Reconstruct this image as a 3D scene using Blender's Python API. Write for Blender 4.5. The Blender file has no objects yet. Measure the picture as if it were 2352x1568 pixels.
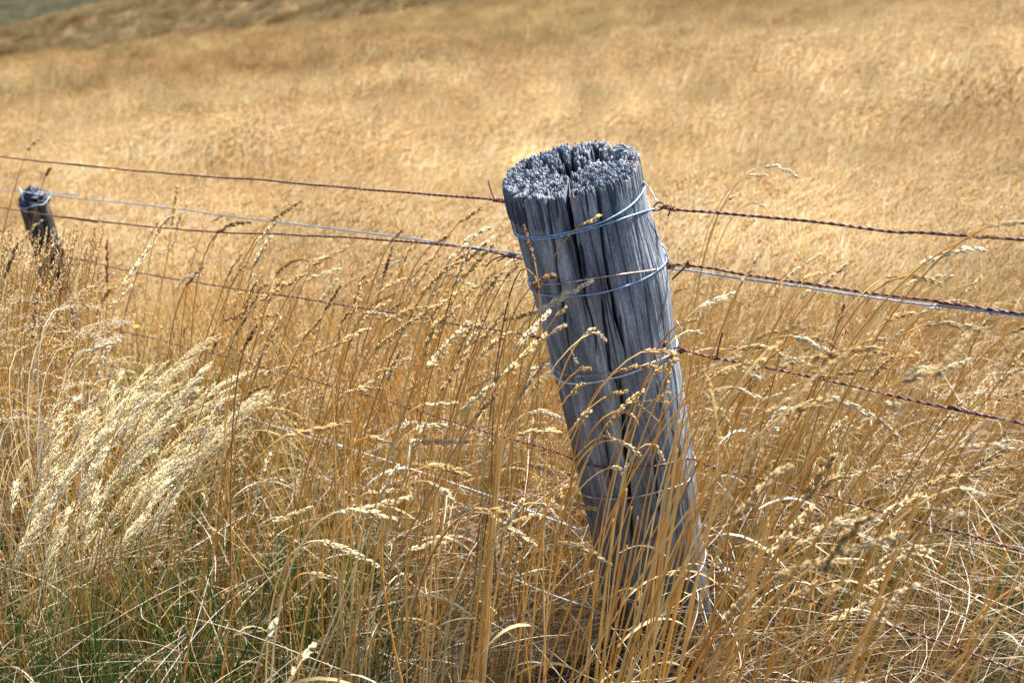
import bpy, math
import numpy as np
from mathutils import Vector, Matrix, Quaternion

rng = np.random.default_rng(7)
S = bpy.context.scene
COL = S.collection
PITCH = math.radians(25.0)
CAMH = 1.38
F = 2350.0                       # focal length in the 2352-wide measuring frame
cp, sp = math.cos(PITCH), math.sin(PITCH)
C0 = np.array([0, 0, CAMH])

def nrm(v):
    v = np.asarray(v, float)
    return v / np.maximum(np.linalg.norm(v, axis=-1, keepdims=True), 1e-12)

def ray(px, py):
    dx, dy = (px - 1176) / F, (784 - py) / F
    return np.array([dx, cp + dy * sp, dy * cp - sp])

def unproj(px, py, Z):
    return C0 + Z * ray(px, py)

# ------------------------------------------------------------ noise
def _h(i, j, seed):
    n = (i * 374761393 + j * 668265263 + seed * 974634777) & 0x7fffffff
    n = ((n ^ (n >> 13)) * 1274126177) & 0x7fffffff
    return ((n ^ (n >> 16)) & 0xffff) / 65535.0

def vnoise(x, y, seed=0, per=0):
    x = np.asarray(x, float); y = np.asarray(y, float)
    xi = np.floor(x).astype(np.int64); yi = np.floor(y).astype(np.int64)
    fx = x - xi; fy = y - yi
    fx = fx * fx * (3 - 2 * fx); fy = fy * fy * (3 - 2 * fy)
    x1 = xi + 1
    if per:
        xi = xi % per; x1 = x1 % per
    a = _h(xi, yi, seed); b = _h(x1, yi, seed); c = _h(xi, yi + 1, seed); d = _h(x1, yi + 1, seed)
    return (a * (1 - fx) + b * fx) * (1 - fy) + (c * (1 - fx) + d * fx) * fy

def fbm(x, y, seed=0, o=3):
    s = 0; a = 1; t = 0
    for k in range(o):
        s = s + a * vnoise(x * 2 ** k, y * 2 ** k, seed + k); t += a; a *= .5
    return s / t

# ------------------------------------------------------------ terrain
_ky = [-8, 0, 1.54, 3, 5, 8, 13, 20, 28, 38, 50, 58, 120]
_kz = [.45, .12, 0, -.30, -.80, -1.48, -2.16, -2.90, -3.55, -4.2, -4.65, -6.4, -27]
_ty = np.linspace(-8, 120, 2561)
_tz = np.interp(_ty, _ky, _kz)
_ker = np.hanning(41); _ker /= _ker.sum()
_pad = np.concatenate([_tz[0] + (_tz[0] - _tz[1]) * np.arange(20, 0, -1), _tz, _tz[-1] + (_tz[-1] - _tz[-2]) * np.arange(1, 21)])
_tz = np.convolve(_pad, _ker, 'valid')

def ground(x, y):
    x = np.asarray(x, float); y = np.asarray(y, float)
    z = np.interp(y, _ty, _tz) + x * np.interp(y, [0, 3, 12, 50, 70], [.03, .04, .09, .115, .115])
    amp = np.clip((y - 4) / 20, 0, 1)
    z = z + amp * .28 * (fbm(x * .16 + 5, y * .11, 11) - .5) * 2
    z = z + .05 * (fbm(x * 1.1, y * 1.1, 21) - .5)
    # the little ledge and gully across the field on the left
    led = 25.5 + .0 * x + .35 * np.sin(x * .5)
    z = z + .6 * np.clip((y - led) / 1.2, 0, 1) * np.clip(1 - (y - led - 1.2) / 5, 0, 1) * np.clip((-x - 1) / 4, 0, 1) * np.clip((18 + x) / 6, 0, 1)
    return z

def hill2(x, y):
    top = -3.3 + .197 * x
    top = np.maximum(top, -16) 
    z = np.interp(y, [45, 60, 78, 97, 110, 150], [-18, -13, -4.5, 0, -1.2, -14.]) + top
    return z + .9 * (fbm(x * .1, y * .07, 31) - .5) + .25 * (fbm(x * .5, y * .4, 33) - .5)

def hill3(x, y):
    z = np.interp(y, [110, 135, 170, 210, 260, 330], [-26, -22, -13, 1, 12, 8]) + .05 * x
    return z + 5 * (fbm(x * .03, y * .02, 41) - .5) + .6 * (fbm(x * .2, y * .2, 43) - .5)

# ------------------------------------------------------------ mesh helpers
def make_mesh(name, V, Fq, col=None, mat=None, smooth=False, tris=False):
    me = bpy.data.meshes.new(name)
    V = np.asarray(V, np.float32); Fq = np.asarray(Fq, np.int32)
    n = Fq.shape[1]
    me.vertices.add(len(V)); me.vertices.foreach_set('co', V.ravel())
    me.loops.add(Fq.size); me.loops.foreach_set('vertex_index', Fq.ravel())
    me.polygons.add(len(Fq))
    me.polygons.foreach_set('loop_start', np.arange(0, Fq.size, n, dtype=np.int32))
    me.polygons.foreach_set('loop_total', np.full(len(Fq), n, np.int32))
    if smooth:
        me.polygons.foreach_set('use_smooth', np.ones(len(Fq), bool))
    me.update(calc_edges=True)
    if col is not None:
        a = me.color_attributes.new('Col', 'FLOAT_COLOR', 'POINT')
        c = np.ones((len(V), 4), np.float32); c[:, :3] = col
        a.data.foreach_set('color', c.ravel())
    if mat: me.materials.append(mat)
    return me

def link(name, me, parent=None, loc=None):
    o = bpy.data.objects.new(name, me); COL.objects.link(o)
    if parent is not None: o.parent = parent
    if loc is not None: o.location = loc
    return o

def tag(o, label=None, cat=None, group=None, kind=None):
    if label: o['label'] = label
    if cat: o['category'] = cat
    if group: o['group'] = group
    if kind: o['kind'] = kind
    return o

def strands(P, W, col, sides=2, r=None):
    """P (N,K,3) centre lines, W (N,K) widths, col (N,3) or (N,K,3) -> V, quads, colours"""
    r = r or rng
    N, K, _ = P.shape
    T = nrm(np.gradient(P, axis=1))
    A = nrm(r.normal(size=(N, 1, 3)))
    Sd = nrm(np.cross(T, A)); B = np.cross(T, Sd)
    if col.ndim == 2: col = np.repeat(col[:, None], K, 1)
    W = W[..., None] * .5
    if sides == 2:
        V = np.stack([P + Sd * W, P - Sd * W], 2)
    else:
        V = np.stack([P + (Sd * math.cos(a) + B * math.sin(a)) * W for a in [2 * math.pi * k / sides for k in range(sides)]], 2)
    V = V.reshape(-1, 3)
    idx = np.arange(N * K * sides).reshape(N, K, sides)
    qs = []
    for k in range(1 if sides == 2 else sides):
        k2 = (k + 1) % sides
        qs.append(np.stack([idx[:, :-1, k], idx[:, :-1, k2], idx[:, 1:, k2], idx[:, 1:, k]], -1).reshape(-1, 4))
    return V, np.concatenate(qs), np.repeat(col.reshape(-1, 3), sides, 0)

def spindles(B0, D, L, Wd, col, r=None, fat=.4):
    """elongated 4-sided grains; B0 base, D unit dir, L length, Wd width -> V, quads(degenerate-free), colours"""
    r = r or rng
    N = len(B0)
    D = nrm(D); A = nrm(r.normal(size=(N, 3)))
    X = nrm(np.cross(D, A)); Y = np.cross(D, X)
    L = np.broadcast_to(L, (N,))[:, None]; Wd = np.broadcast_to(Wd, (N,))[:, None] * .5
    m = B0 + D * L * fat
    V = np.stack([B0, m + X * Wd, m + Y * Wd * .8, m - X * Wd, m - Y * Wd * .8, B0 + D * L], 1).reshape(-1, 3)
    i = (np.arange(N) * 6)[:, None]
    T = np.array([[0, 2, 1], [0, 3, 2], [0, 4, 3], [0, 1, 4], [5, 1, 2], [5, 2, 3], [5, 3, 4], [5, 4, 1]])
    Fq = (i[:, :, None] + T[None]).reshape(-1, 3)
    return V, Fq, np.repeat(col, 6, 0)

def merge(parts, tri=True):
    """join [(V,F,C)] turning quads into triangles"""
    Vs, Fs, Cs = [], [], []; off = 0
    for V, Fq, Cc in parts:
        if Fq.shape[1] == 4:
            Fq = np.concatenate([Fq[:, [0, 1, 2]], Fq[:, [0, 2, 3]]])
        Vs.append(V); Fs.append(Fq + off); Cs.append(Cc); off += len(V)
    return np.concatenate(Vs), np.concatenate(Fs), np.concatenate(Cs)

def catmull(pts, n):
    pts = np.asarray(pts, float)
    P = np.concatenate([[2 * pts[0] - pts[1]], pts, [2 * pts[-1] - pts[-2]]])
    out = []
    for i in range(1, len(P) - 2):
        t = np.linspace(0, 1, n, endpoint=False)[:, None]
        a, b, c, d = P[i - 1], P[i], P[i + 1], P[i + 2]
        out.append(.5 * (2 * b + (c - a) * t + (2 * a - 5 * b + 4 * c - d) * t ** 2 + (3 * b - a - 3 * c + d) * t ** 3))
    out.append(P[-2][None])
    return np.concatenate(out)

def resample(P, step):
    d = np.concatenate([[0], np.cumsum(np.linalg.norm(np.diff(P, axis=0), axis=1))])
    n = max(3, int(d[-1] / step) + 1)
    s = np.linspace(0, d[-1], n)
    return np.stack([np.interp(s, d, P[:, k]) for k in range(3)], 1), s

def frames(P):
    T = nrm(np.gradient(P, axis=0))
    N = np.zeros_like(P)
    a = np.array([0, 0, 1.]) if abs(T[0][2]) < .9 else np.array([1., 0, 0])
    n = nrm(np.cross(T[0], a)); N[0] = n
    for i in range(1, len(P)):
        n = n - T[i] * np.dot(n, T[i]); n = n / np.linalg.norm(n); N[i] = n
    return T, N, np.cross(T, N)

def tube(P, rad, sides=8):
    T, N, B = frames(P)
    rad = np.broadcast_to(rad, (len(P),))[:, None]
    V = np.stack([P + (N * math.cos(a) + B * math.sin(a)) * rad for a in np.linspace(0, 2 * math.pi, sides, endpoint=False)], 1)
    K = len(P); idx = np.arange(K * sides).reshape(K, sides)
    q = []
    for k in range(sides):
        k2 = (k + 1) % sides
        q.append(np.stack([idx[:-1, k], idx[:-1, k2], idx[1:, k2], idx[1:, k]], -1))
    V = V.reshape(-1, 3); Fq = np.concatenate(q)
    # caps
    V = np.concatenate([V, P[:1], P[-1:]])
    c0, c1 = K * sides, K * sides + 1
    cap = [[c0, idx[0, (k + 1) % sides], idx[0, k]] for k in range(sides)] + [[c1, idx[-1, k], idx[-1, (k + 1) % sides]] for k in range(sides)]
    F3 = np.concatenate([Fq[:, [0, 1, 2]], Fq[:, [0, 2, 3]], np.array(cap)])
    return V, F3, np.ones((len(V), 3))

def helix(P, off, pitch, ph=0., rad=.0012, sides=6, step=None):
    Q, s = resample(P, step or pitch / 10)
    T, N, B = frames(Q)
    a = (s / pitch * 2 * math.pi + ph)[:, None]
    off = np.broadcast_to(off, (len(Q),))[:, None]
    H = Q + (N * np.cos(a) + B * np.sin(a)) * off
    return tube(H, rad, sides)

# ------------------------------------------------------------ materials
def newmat(name):
    m = bpy.data.materials.new(name); m.use_nodes = True
    nt = m.node_tree; nt.nodes.clear()
    out = nt.nodes.new('ShaderNodeOutputMaterial')
    return m, nt, out

def ramp(nt, fac, stops):
    r = nt.nodes.new('ShaderNodeValToRGB')
    e = r.color_ramp.elements
    while len(e) < len(stops): e.new(.5)
    for el, (p, c) in zip(e, stops):
        el.position = p; el.color = (*c, 1) if len(c) == 3 else c
    nt.links.new(fac, r.inputs['Fac'])
    return r.outputs['Color']

def mixrgb(nt, a, b, fac, mode='MIX'):
    m = nt.nodes.new('ShaderNodeMix'); m.data_type = 'RGBA'; m.blend_type = mode
    for sock, v in ((m.inputs[6], a), (m.inputs[7], b), (m.inputs[0], fac)):
        if isinstance(v, bpy.types.NodeSocket): nt.links.new(v, sock)
        elif isinstance(v, (int, float)): sock.default_value = v
        else: sock.default_value = (*v, 1)
    return m.outputs[2]

def noise(nt, vec, scale, detail=3, rough=.55):
    n = nt.nodes.new('ShaderNodeTexNoise')
    n.inputs['Scale'].default_value = scale; n.inputs['Detail'].default_value = detail
    n.inputs['Roughness'].default_value = rough
    if vec is not None: nt.links.new(vec, n.inputs['Vector'])
    return n.outputs['Fac']

def mapping(nt, vec, scale=(1, 1, 1)):
    m = nt.nodes.new('ShaderNodeMapping'); m.inputs['Scale'].default_value = scale
    nt.links.new(vec, m.inputs['Vector'])
    return m.outputs['Vector']

def maprange(nt, v, a, b, c=0, d=1):
    m = nt.nodes.new('ShaderNodeMapRange')
    nt.links.new(v, m.inputs[0])
    for i, q in enumerate((a, b, c, d)): m.inputs[i + 1].default_value = q
    return m.outputs[0]

def patch_tint(nt, col, strength=1.):
    """tone of the sward that changes from patch to patch over the field (a property of the plants)"""
    g = nt.nodes.new('ShaderNodeNewGeometry')
    v = mapping(nt, g.outputs['Position'], (1, .75, 0))
    n1 = noise(nt, v, .24, 4); n2 = noise(nt, v, 1.3, 3)
    t = ramp(nt, n1, [(.32, (.74, .63, .50)), (.44, (.96, .92, .84)), (.54, (1.12, 1.12, 1.14)), (.66, (.88, .90, .82))])
    c = mixrgb(nt, col, t, .85 * strength, 'MULTIPLY')
    sx = nt.nodes.new('ShaderNodeSeparateXYZ'); nt.links.new(g.outputs['Position'], sx.inputs[0])
    bands = noise(nt, mapping(nt, g.outputs['Position'], (.07, .30, 0)), 1., 4, .6)
    ad = nt.nodes.new('ShaderNodeMath'); ad.operation = 'MULTIPLY_ADD'
    nt.links.new(bands, ad.inputs[0]); ad.inputs[1].default_value = 34; nt.links.new(sx.outputs['Y'], ad.inputs[2])
    c = mixrgb(nt, c, (.66, .61, .48), maprange(nt, ad.outputs[0], 34, 52), 'MULTIPLY')
    t3 = ramp(nt, bands, [(.40, (.72, .62, .48)), (.47, (1, 1, 1))])
    c = mixrgb(nt, c, t3, maprange(nt, sx.outputs['Y'], 10, 22, 0, .9), 'MULTIPLY')
    t2 = ramp(nt, n2, [(.36, (.68, .62, .52)), (.5, (1, 1, 1)), (.64, (1.18, 1.16, 1.14))])
    return mixrgb(nt, c, t2, .7 * strength, 'MULTIPLY')

def grass_mat(name, trans=.35, rough=.55, spec=.25, patch=0., gain=1., var=.12):
    m, nt, out = newmat(name)
    at = nt.nodes.new('ShaderNodeAttribute'); at.attribute_name = 'Col'
    col = at.outputs['Color']
    oi = nt.nodes.new('ShaderNodeObjectInfo')
    rv = ramp(nt, oi.outputs['Random'], [(0, ((1 - var) * gain, (1 - var * 1.15) * gain, (1 - var * 1.4) * gain)), (1, ((1 + var) * gain,) * 3)])
    col = mixrgb(nt, col, rv, 1., 'MULTIPLY')
    if patch: col = patch_tint(nt, col, patch)
    p = nt.nodes.new('ShaderNodeBsdfPrincipled')
    nt.links.new(col, p.inputs['Base Color'])
    p.inputs['Roughness'].default_value = rough
    p.inputs['Specular IOR Level'].default_value = spec
    t = nt.nodes.new('ShaderNodeBsdfTranslucent'); nt.links.new(col, t.inputs['Color'])
    mx = nt.nodes.new('ShaderNodeMixShader'); mx.inputs[0].default_value = trans
    nt.links.new(p.outputs[0], mx.inputs[1]); nt.links.new(t.outputs[0], mx.inputs[2])
    nt.links.new(mx.outputs[0], out.inputs['Surface'])
    return m

M_GRASS = grass_mat('dry grass', trans=.42)
M_HEAD = grass_mat('seed head', trans=.22, rough=.6)
M_PLUME = grass_mat('pale plume', trans=.55, rough=.5, gain=1.08)
M_GREEN = grass_mat('green grass', trans=.35)
M_FIELD = grass_mat('field grass', trans=.40, patch=1., var=.24)

def ground_mat(name, cols, s1=.25, s2=3.0, bump=.3):
    m, nt, out = newmat(name)
    g = nt.nodes.new('ShaderNodeNewGeometry')
    v = g.outputs['Position']
    n1 = noise(nt, v, s2, 5, .65)
    c = ramp(nt, n1, [(.3, cols[0]), (.5, cols[1]), (.7, cols[2])])
    n0 = noise(nt, mapping(nt, v, (1, .7, 1)), s1, 4, .6)
    c = mixrgb(nt, c, ramp(nt, n0, [(.35, (.62, .6, .52)), (.55, (1, 1, 1)), (.7, (1.15, 1.1, 1.0))]), 1., 'MULTIPLY')
    p = nt.nodes.new('ShaderNodeBsdfPrincipled'); nt.links.new(c, p.inputs['Base Color'])
    p.inputs['Roughness'].default_value = .95; p.inputs['Specular IOR Level'].default_value = .1
    b = nt.nodes.new('ShaderNodeBump'); b.inputs['Strength'].default_value = bump; b.inputs['Distance'].default_value = .1
    nt.links.new(noise(nt, v, s2 * 6, 4, .7), b.inputs['Height']); nt.links.new(b.outputs[0], p.inputs['Normal'])
    nt.links.new(p.outputs[0], out.inputs['Surface'])
    return m

def near_ground_mat():
    m, nt, out = newmat('soil and thatch')
    g = nt.nodes.new('ShaderNodeNewGeometry'); v = g.outputs['Position']
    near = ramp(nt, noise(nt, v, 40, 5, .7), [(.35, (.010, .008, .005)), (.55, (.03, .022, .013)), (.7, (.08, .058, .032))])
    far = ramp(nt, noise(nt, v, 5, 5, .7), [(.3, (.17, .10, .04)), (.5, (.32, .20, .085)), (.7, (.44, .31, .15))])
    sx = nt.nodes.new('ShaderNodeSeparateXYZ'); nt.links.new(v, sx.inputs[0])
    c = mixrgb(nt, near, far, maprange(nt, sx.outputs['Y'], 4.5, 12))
    p = nt.nodes.new('ShaderNodeBsdfPrincipled'); nt.links.new(c, p.inputs['Base Color'])
    p.inputs['Roughness'].default_value = .95; p.inputs['Specular IOR Level'].default_value = .1
    nt.links.new(p.outputs[0], out.inputs['Surface'])
    return m

def wood_mat(name, dark, mid, light, tip=None, stain=(.028, .028, .022)):
    m, nt, out = newmat(name)
    tc = nt.nodes.new('ShaderNodeTexCoord'); v = tc.outputs['Object']
    grain = noise(nt, mapping(nt, v, (1, 1, .035)), 420, 4, .65)
    broad = noise(nt, mapping(nt, v, (1, 1, .12)), 55, 4, .6)
    blot = noise(nt, mapping(nt, v, (1, 1, .5)), 16, 4, .6)
    speck = noise(nt, mapping(nt, v, (1, 1, .5)), 330, 3, .7)
    c = ramp(nt, broad, [(.30, dark), (.5, mid), (.72, light)])
    c = mixrgb(nt, c, ramp(nt, grain, [(.30, (.35, .35, .37)), (.42, (.85, .85, .86)), (.55, (1., 1., 1.)), (.70, (1.4, 1.4, 1.4))]), .9, 'MULTIPLY')
    c = mixrgb(nt, c, (.16, .115, .085), maprange(nt, blot, .52, .70, 0, .6))
    c = mixrgb(nt, c, ramp(nt, speck, [(.35, (.6, .6, .62)), (.5, (1, 1, 1)), (.68, (1.55, 1.55, 1.5))]), .6, 'MULTIPLY')
    big = noise(nt, mapping(nt, v, (1, 1, .22)), 21, 3, .5)
    c = mixrgb(nt, c, ramp(nt, big, [(.34, (.58, .60, .64)), (.5, (1, 1, 1)), (.66, (1.35, 1.32, 1.26))]), .85, 'MULTIPLY')
    sx = nt.nodes.new('ShaderNodeSeparateXYZ'); nt.links.new(v, sx.inputs[0])
    # darker, stained foot of the post
    foot = maprange(nt, sx.outputs['Z'], -.42, -.92, 0, .88)
    c = mixrgb(nt, c, stain, foot)
    # tan flecks close under the sawn top
    fl = nt.nodes.new('ShaderNodeMath'); fl.operation = 'MULTIPLY'
    nt.links.new(maprange(nt, sx.outputs['Z'], -.07, -.01, 0, 1), fl.inputs[0])
    nt.links.new(maprange(nt, noise(nt, mapping(nt, v, (1, 1, .3)), 60, 3), .58, .7, 0, .6), fl.inputs[1])
    c = mixrgb(nt, c, (.34, .19, .11), fl.outputs[0])
    if tip:
        at = nt.nodes.new('ShaderNodeAttribute'); at.attribute_name = 'Col'
        c = mixrgb(nt, c, tip, at.outputs['Fac'])
    p = nt.nodes.new('ShaderNodeBsdfPrincipled'); nt.links.new(c, p.inputs['Base Color'])
    p.inputs['Roughness'].default_value = .8; p.inputs['Specular IOR Level'].default_value = .3
    b = nt.nodes.new('ShaderNodeBump'); b.inputs['Strength'].default_value = .7; b.inputs['Distance'].default_value = .0015
    ad = nt.nodes.new('ShaderNodeMath'); ad.operation = 'ADD'
    nt.links.new(grain, ad.inputs[0]); nt.links.new(broad, ad.inputs[1])
    nt.links.new(ad.outputs[0], b.inputs['Height']); nt.links.new(b.outputs[0], p.inputs['Normal'])
    nt.links.new(p.outputs[0], out.inputs['Surface'])
    return m

def metal_mat(name, c0, c1, c2, metallic=.3, rough=.6, scale=250):
    m, nt, out = newmat(name)
    tc = nt.nodes.new('ShaderNodeTexCoord')
    n = noise(nt, tc.outputs['Object'], scale, 4, .7)
    c = ramp(nt, n, [(.38, c0), (.54, c1), (.66, c2)])
    p = nt.nodes.new('ShaderNodeBsdfPrincipled'); nt.links.new(c, p.inputs['Base Color'])
    p.inputs['Roughness'].default_value = rough; p.inputs['Metallic'].default_value = metallic
    b = nt.nodes.new('ShaderNodeBump'); b.inputs['Strength'].default_value = .4; b.inputs['Distance'].default_value = .0004
    nt.links.new(n, b.inputs['Height']); nt.links.new(b.outputs[0], p.inputs['Normal'])
    nt.links.new(p.outputs[0], out.inputs['Surface'])
    return m

M_WOOD = wood_mat('weathered post timber', (.066, .078, .100), (.185, .212, .252), (.38, .415, .46))
M_TOP = wood_mat('weathered end grain', (.03, .036, .047), (.08, .095, .125), (.16, .185, .23), tip=(.32, .37, .46))
M_STAKE = wood_mat('dark stake timber', (.016, .019, .02), (.055, .058, .055), (.15, .145, .13))
M_RUST = metal_mat('rusted wire', (.04, .014, .013), (.14, .05, .04), (.48, .33, .27), .25, .55, 180)
M_RUSTL = metal_mat('lightly rusted wire', (.20, .09, .055), (.42, .32, .27), (.60, .60, .62), .35, .5, 120)
M_GALV = metal_mat('galvanised wire', (.12, .20, .32), (.24, .36, .52), (.46, .58, .72), .3, .5, 260)
M_WHITE = metal_mat('pale galvanised wire', (.35, .38, .42), (.6, .62, .66), (.8, .82, .85), .3, .5, 200)

# ------------------------------------------------------------ ground sheets
def sheet(name, fn, xs, ys, mat, label, cat):
    X, Y = np.meshgrid(xs, ys)
    Z = fn(X, Y)
    V = np.stack([X, Y, Z], -1).reshape(-1, 3)
    n, m_ = len(ys), len(xs)
    idx = np.arange(n * m_).reshape(n, m_)
    Fq = np.stack([idx[:-1, :-1], idx[:-1, 1:], idx[1:, 1:], idx[1:, :-1]], -1).reshape(-1, 4)
    o = link(name, make_mesh(name, V, Fq, mat=mat, smooth=True))
    return tag(o, label, cat, kind='structure')

gy = np.concatenate([np.arange(-8, 8, .1), np.arange(8, 30, .25), np.arange(30, 120, .8)])
gx = np.concatenate([-np.geomspace(90, 4, 90), np.arange(-3.9, 3.95, .1), np.geomspace(4, 90, 90)])
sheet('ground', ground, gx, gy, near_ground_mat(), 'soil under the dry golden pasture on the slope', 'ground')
M_H2 = ground_mat('second hill turf', [(.09, .068, .036), (.16, .115, .055), (.24, .17, .09)], .08, .9, .6)  # both hill turfs carry cloud shade in their darker colours
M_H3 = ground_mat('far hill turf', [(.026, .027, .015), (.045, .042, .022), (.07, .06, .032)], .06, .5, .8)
sheet('hill', hill2, np.linspace(-160, 160, 260), np.linspace(45, 150, 170), M_H2, 'brown grassy hill rising behind the pasture ridge', 'hill')
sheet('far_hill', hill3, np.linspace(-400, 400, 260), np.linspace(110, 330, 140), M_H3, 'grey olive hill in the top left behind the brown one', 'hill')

# ------------------------------------------------------------ the post
P0 = unproj(1313, 400, 1.487)
P1 = unproj(1512, 1400, 1.925)
AX = nrm(P0 - P1)
TOP = P0 + AX * .010
tc_ = nrm(C0 - TOP)
EF = nrm(tc_ - AX * np.dot(tc_, AX))
EX = nrm(np.cross(-EF, AX))          # x right (y = away from camera)
if np.dot(EX, [1, 0, 0]) < 0: EX = -EX
EY = np.cross(AX, EX)
R0 = .1
POSTLEN = 1.12

def bow(s):
    return .0105 * np.sin(math.pi * np.clip(s / .9, 0, 1))

def bulge(phi, s):
    b = .0075 * np.exp(-((phi - 1.35) / .55) ** 2 - ((s - .185) / .07) ** 2)
    b += .004 * np.exp(-((phi + 1.3) / .5) ** 2 - ((s - .0) / .06) ** 2)
    b += .003 * np.sin(phi * 2 + 1 + s * 2) * np.clip(s * 3, 0, 1)
    b += .003 * np.sin(math.pi * np.clip(s / .7, 0, 1))
    b -= .004 * np.exp(-((phi - 1.3) / .5) ** 2 - ((s - .06) / .06) ** 2)
    return b

def on_post(px, py, lift=0.):
    """pixel -> (phi, s) on the post's surface"""
    d = ray(px, py); R = R0 + lift; s = .4
    for _ in range(4):
        T0 = TOP + EX * float(bow(s)); w = C0 - T0
        phi, s = _hit(d, w, R, T0)
    return phi, s

def _hit(d, w, R, T0):
    dp = d - AX * np.dot(d, AX); wp = w - AX * np.dot(w, AX)
    a = dp @ dp; b = 2 * dp @ wp; c = wp @ wp - R * R
    disc = b * b - 4 * a * c
    t = (-b - math.sqrt(max(disc, 0))) / (2 * a)
    P = C0 + t * d
    q = P - T0
    s = -(q @ AX); x = q @ EX; y = q @ EY
    return math.atan2(x, -y), s

def post_pt(phi, s, lift=0.):
    phi = np.asarray(phi, float); s = np.asarray(s, float)
    R = R0 + bulge((phi + math.pi) % (2 * math.pi) - math.pi, s) + lift
    return TOP + np.multiply.outer(-s, AX) + np.multiply.outer(R * np.sin(phi) + bow(s), EX) + np.multiply.outer(-R * np.cos(phi), EY)

Zc = lambda zx: 1067 + .2347 * zx
Zr = lambda zy: 294 + .2347 * zy
Yc = lambda zx: 1141 + .2347 * zx
Yr = lambda zy: 625 + .2347 * zy
c1 = lambda L: [(Zc(a), Zr(b)) for a, b in L]
c2 = lambda L: [(Yc(a), Yr(b)) for a, b in L]
c3 = lambda L: [(1251 + .39 * a, 957 + .39 * b) for a, b in L]
# (pixel path, half width m, depth m)
CR = [
 (c1([(962, 430), (985, 600), (1010, 760), (1045, 950), (1075, 1100), (1105, 1250), (1128, 1400), (1150, 1560)]), .0043, .05, 'w'),
 (c1([(1288, 400), (1308, 560), (1330, 800), (1350, 1050), (1372, 1250), (1400, 1400), (1412, 1530)]) + c2([(1130, 230), (1160, 430), (1215, 620), (1250, 740), (1262, 880)]), .0035, .045, 'w'),
 (c2([(1200, 960), (1215, 1150), (1240, 1400), (1245, 1560)]) + c3([(470, 160), (490, 330), (510, 600), (520, 800)]), .0028, .03, ''),
 (c2([(1025, 240), (1050, 460), (1075, 650), (1098, 850), (1110, 950), (1180, 1080), (1200, 1200)]), .0020, .02, ''),
 (c2([(1200, 400), (1225, 600), (1245, 740)]), .0013, .014, ''),
 (c1([(548, 500), (570, 700), (600, 880), (620, 1050), (650, 1250), (690, 1450)]), .0024, .02, ''),
 (c1([(760, 520), (790, 680), (825, 850), (845, 1000), (870, 1150), (905, 1400), (925, 1560)]) + c2([(690, 560), (720, 760), (762, 940), (780, 1020)]), .0020, .02, ''),
 (c1([(1172, 470), (1200, 600)]), .003, .02, ''),
 (c1([(868, 560), (890, 720), (915, 900)]), .0012, .012, ''),
 (c1([(1190, 600), (1205, 760), (1220, 900)]), .0009, .008, ''),
 (c1([(1440, 380), (1470, 620), (1480, 780)]), .0014, .012, ''),
 (c1([(1535, 350), (1560, 520), (1575, 640)]), .0018, .018, ''),
 (c1([(1610, 330), (1640, 560), (1655, 760), (1670, 960), (1690, 1100), (1715, 1270), (1730, 1420)]), .003, .022, ''),
 (c2([(1420, 60), (1440, 250), (1465, 450), (1500, 640), (1540, 900), (1550, 1050)]), .0015, .016, ''),
 (c2([(1500, 0), (1530, 200), (1580, 420), (1620, 620)]), .0009, .008, ''),
 (c2([(840, 0), (870, 250), (925, 440), (965, 600), (980, 820)]), .0014, .015, ''),
 (c2([(600, 0), (650, 280), (690, 500)]), .0013, .013, ''),
 (c1([(1130, 1130), (1160, 1300), (1185, 1480)]), .0026, .016, ''),
 (c1([(425, 450), (465, 650), (490, 850), (520, 1010), (560, 1200), (600, 1400)]), .0022, .02, ''),
 (c1([(1780, 760), (1800, 900), (1860, 1060), (1890, 1130)]), .0012, .01, ''),
 (c2([(1640, 0), (1690, 230), (1730, 420)]), .0009, .008, ''),
 (c2([(1540, 1060), (1600, 1300), (1620, 1560)]), .0014, .014, ''),
 (c2([(1700, 900), (1740, 1100), (1760, 1350)]), .003, .02, ''),
 (c3([(740, 60), (790, 180), (800, 300), (790, 600)]), .004, .025, ''),
 (c3([(230, 100), (260, 350), (300, 600)]), .001, .01, ''),
 (c3([(640, 200), (660, 420), (690, 640)]), .0018, .015, ''),
 (c3([(340, 0), (380, 260), (400, 460)]), .0011, .01, ''),
]
cracks = []
for pts, hw, dep, fl in CR:
    if hw < .003: hw *= 1.2
    else: hw *= .78
    q = sorted([on_post(*p)[::-1] for p in pts])
    ss = np.array([a for a, b in q]); ph = np.array([b for a, b in q])
    if ss[0] < .035: ss[0] = min(ss[0], -.02)
    cracks.append((ss, ph, hw, dep))
for k in range(75):
    s0 = rng.uniform(-.25, .8); ln = rng.uniform(.08, .5); ph = rng.uniform(-math.pi, math.pi)
    back = abs(ph) > 1.7
    m_ = rng.uniform(.5, 1) if not back else rng.uniform(.7, 3)
    ss = np.linspace(s0, s0 + ln, 6)
    cracks.append((ss, ph + np.cumsum(rng.normal(0, .012, 6)) - (ss - s0) * .12, .0009 * m_, .007 * m_))

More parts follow.
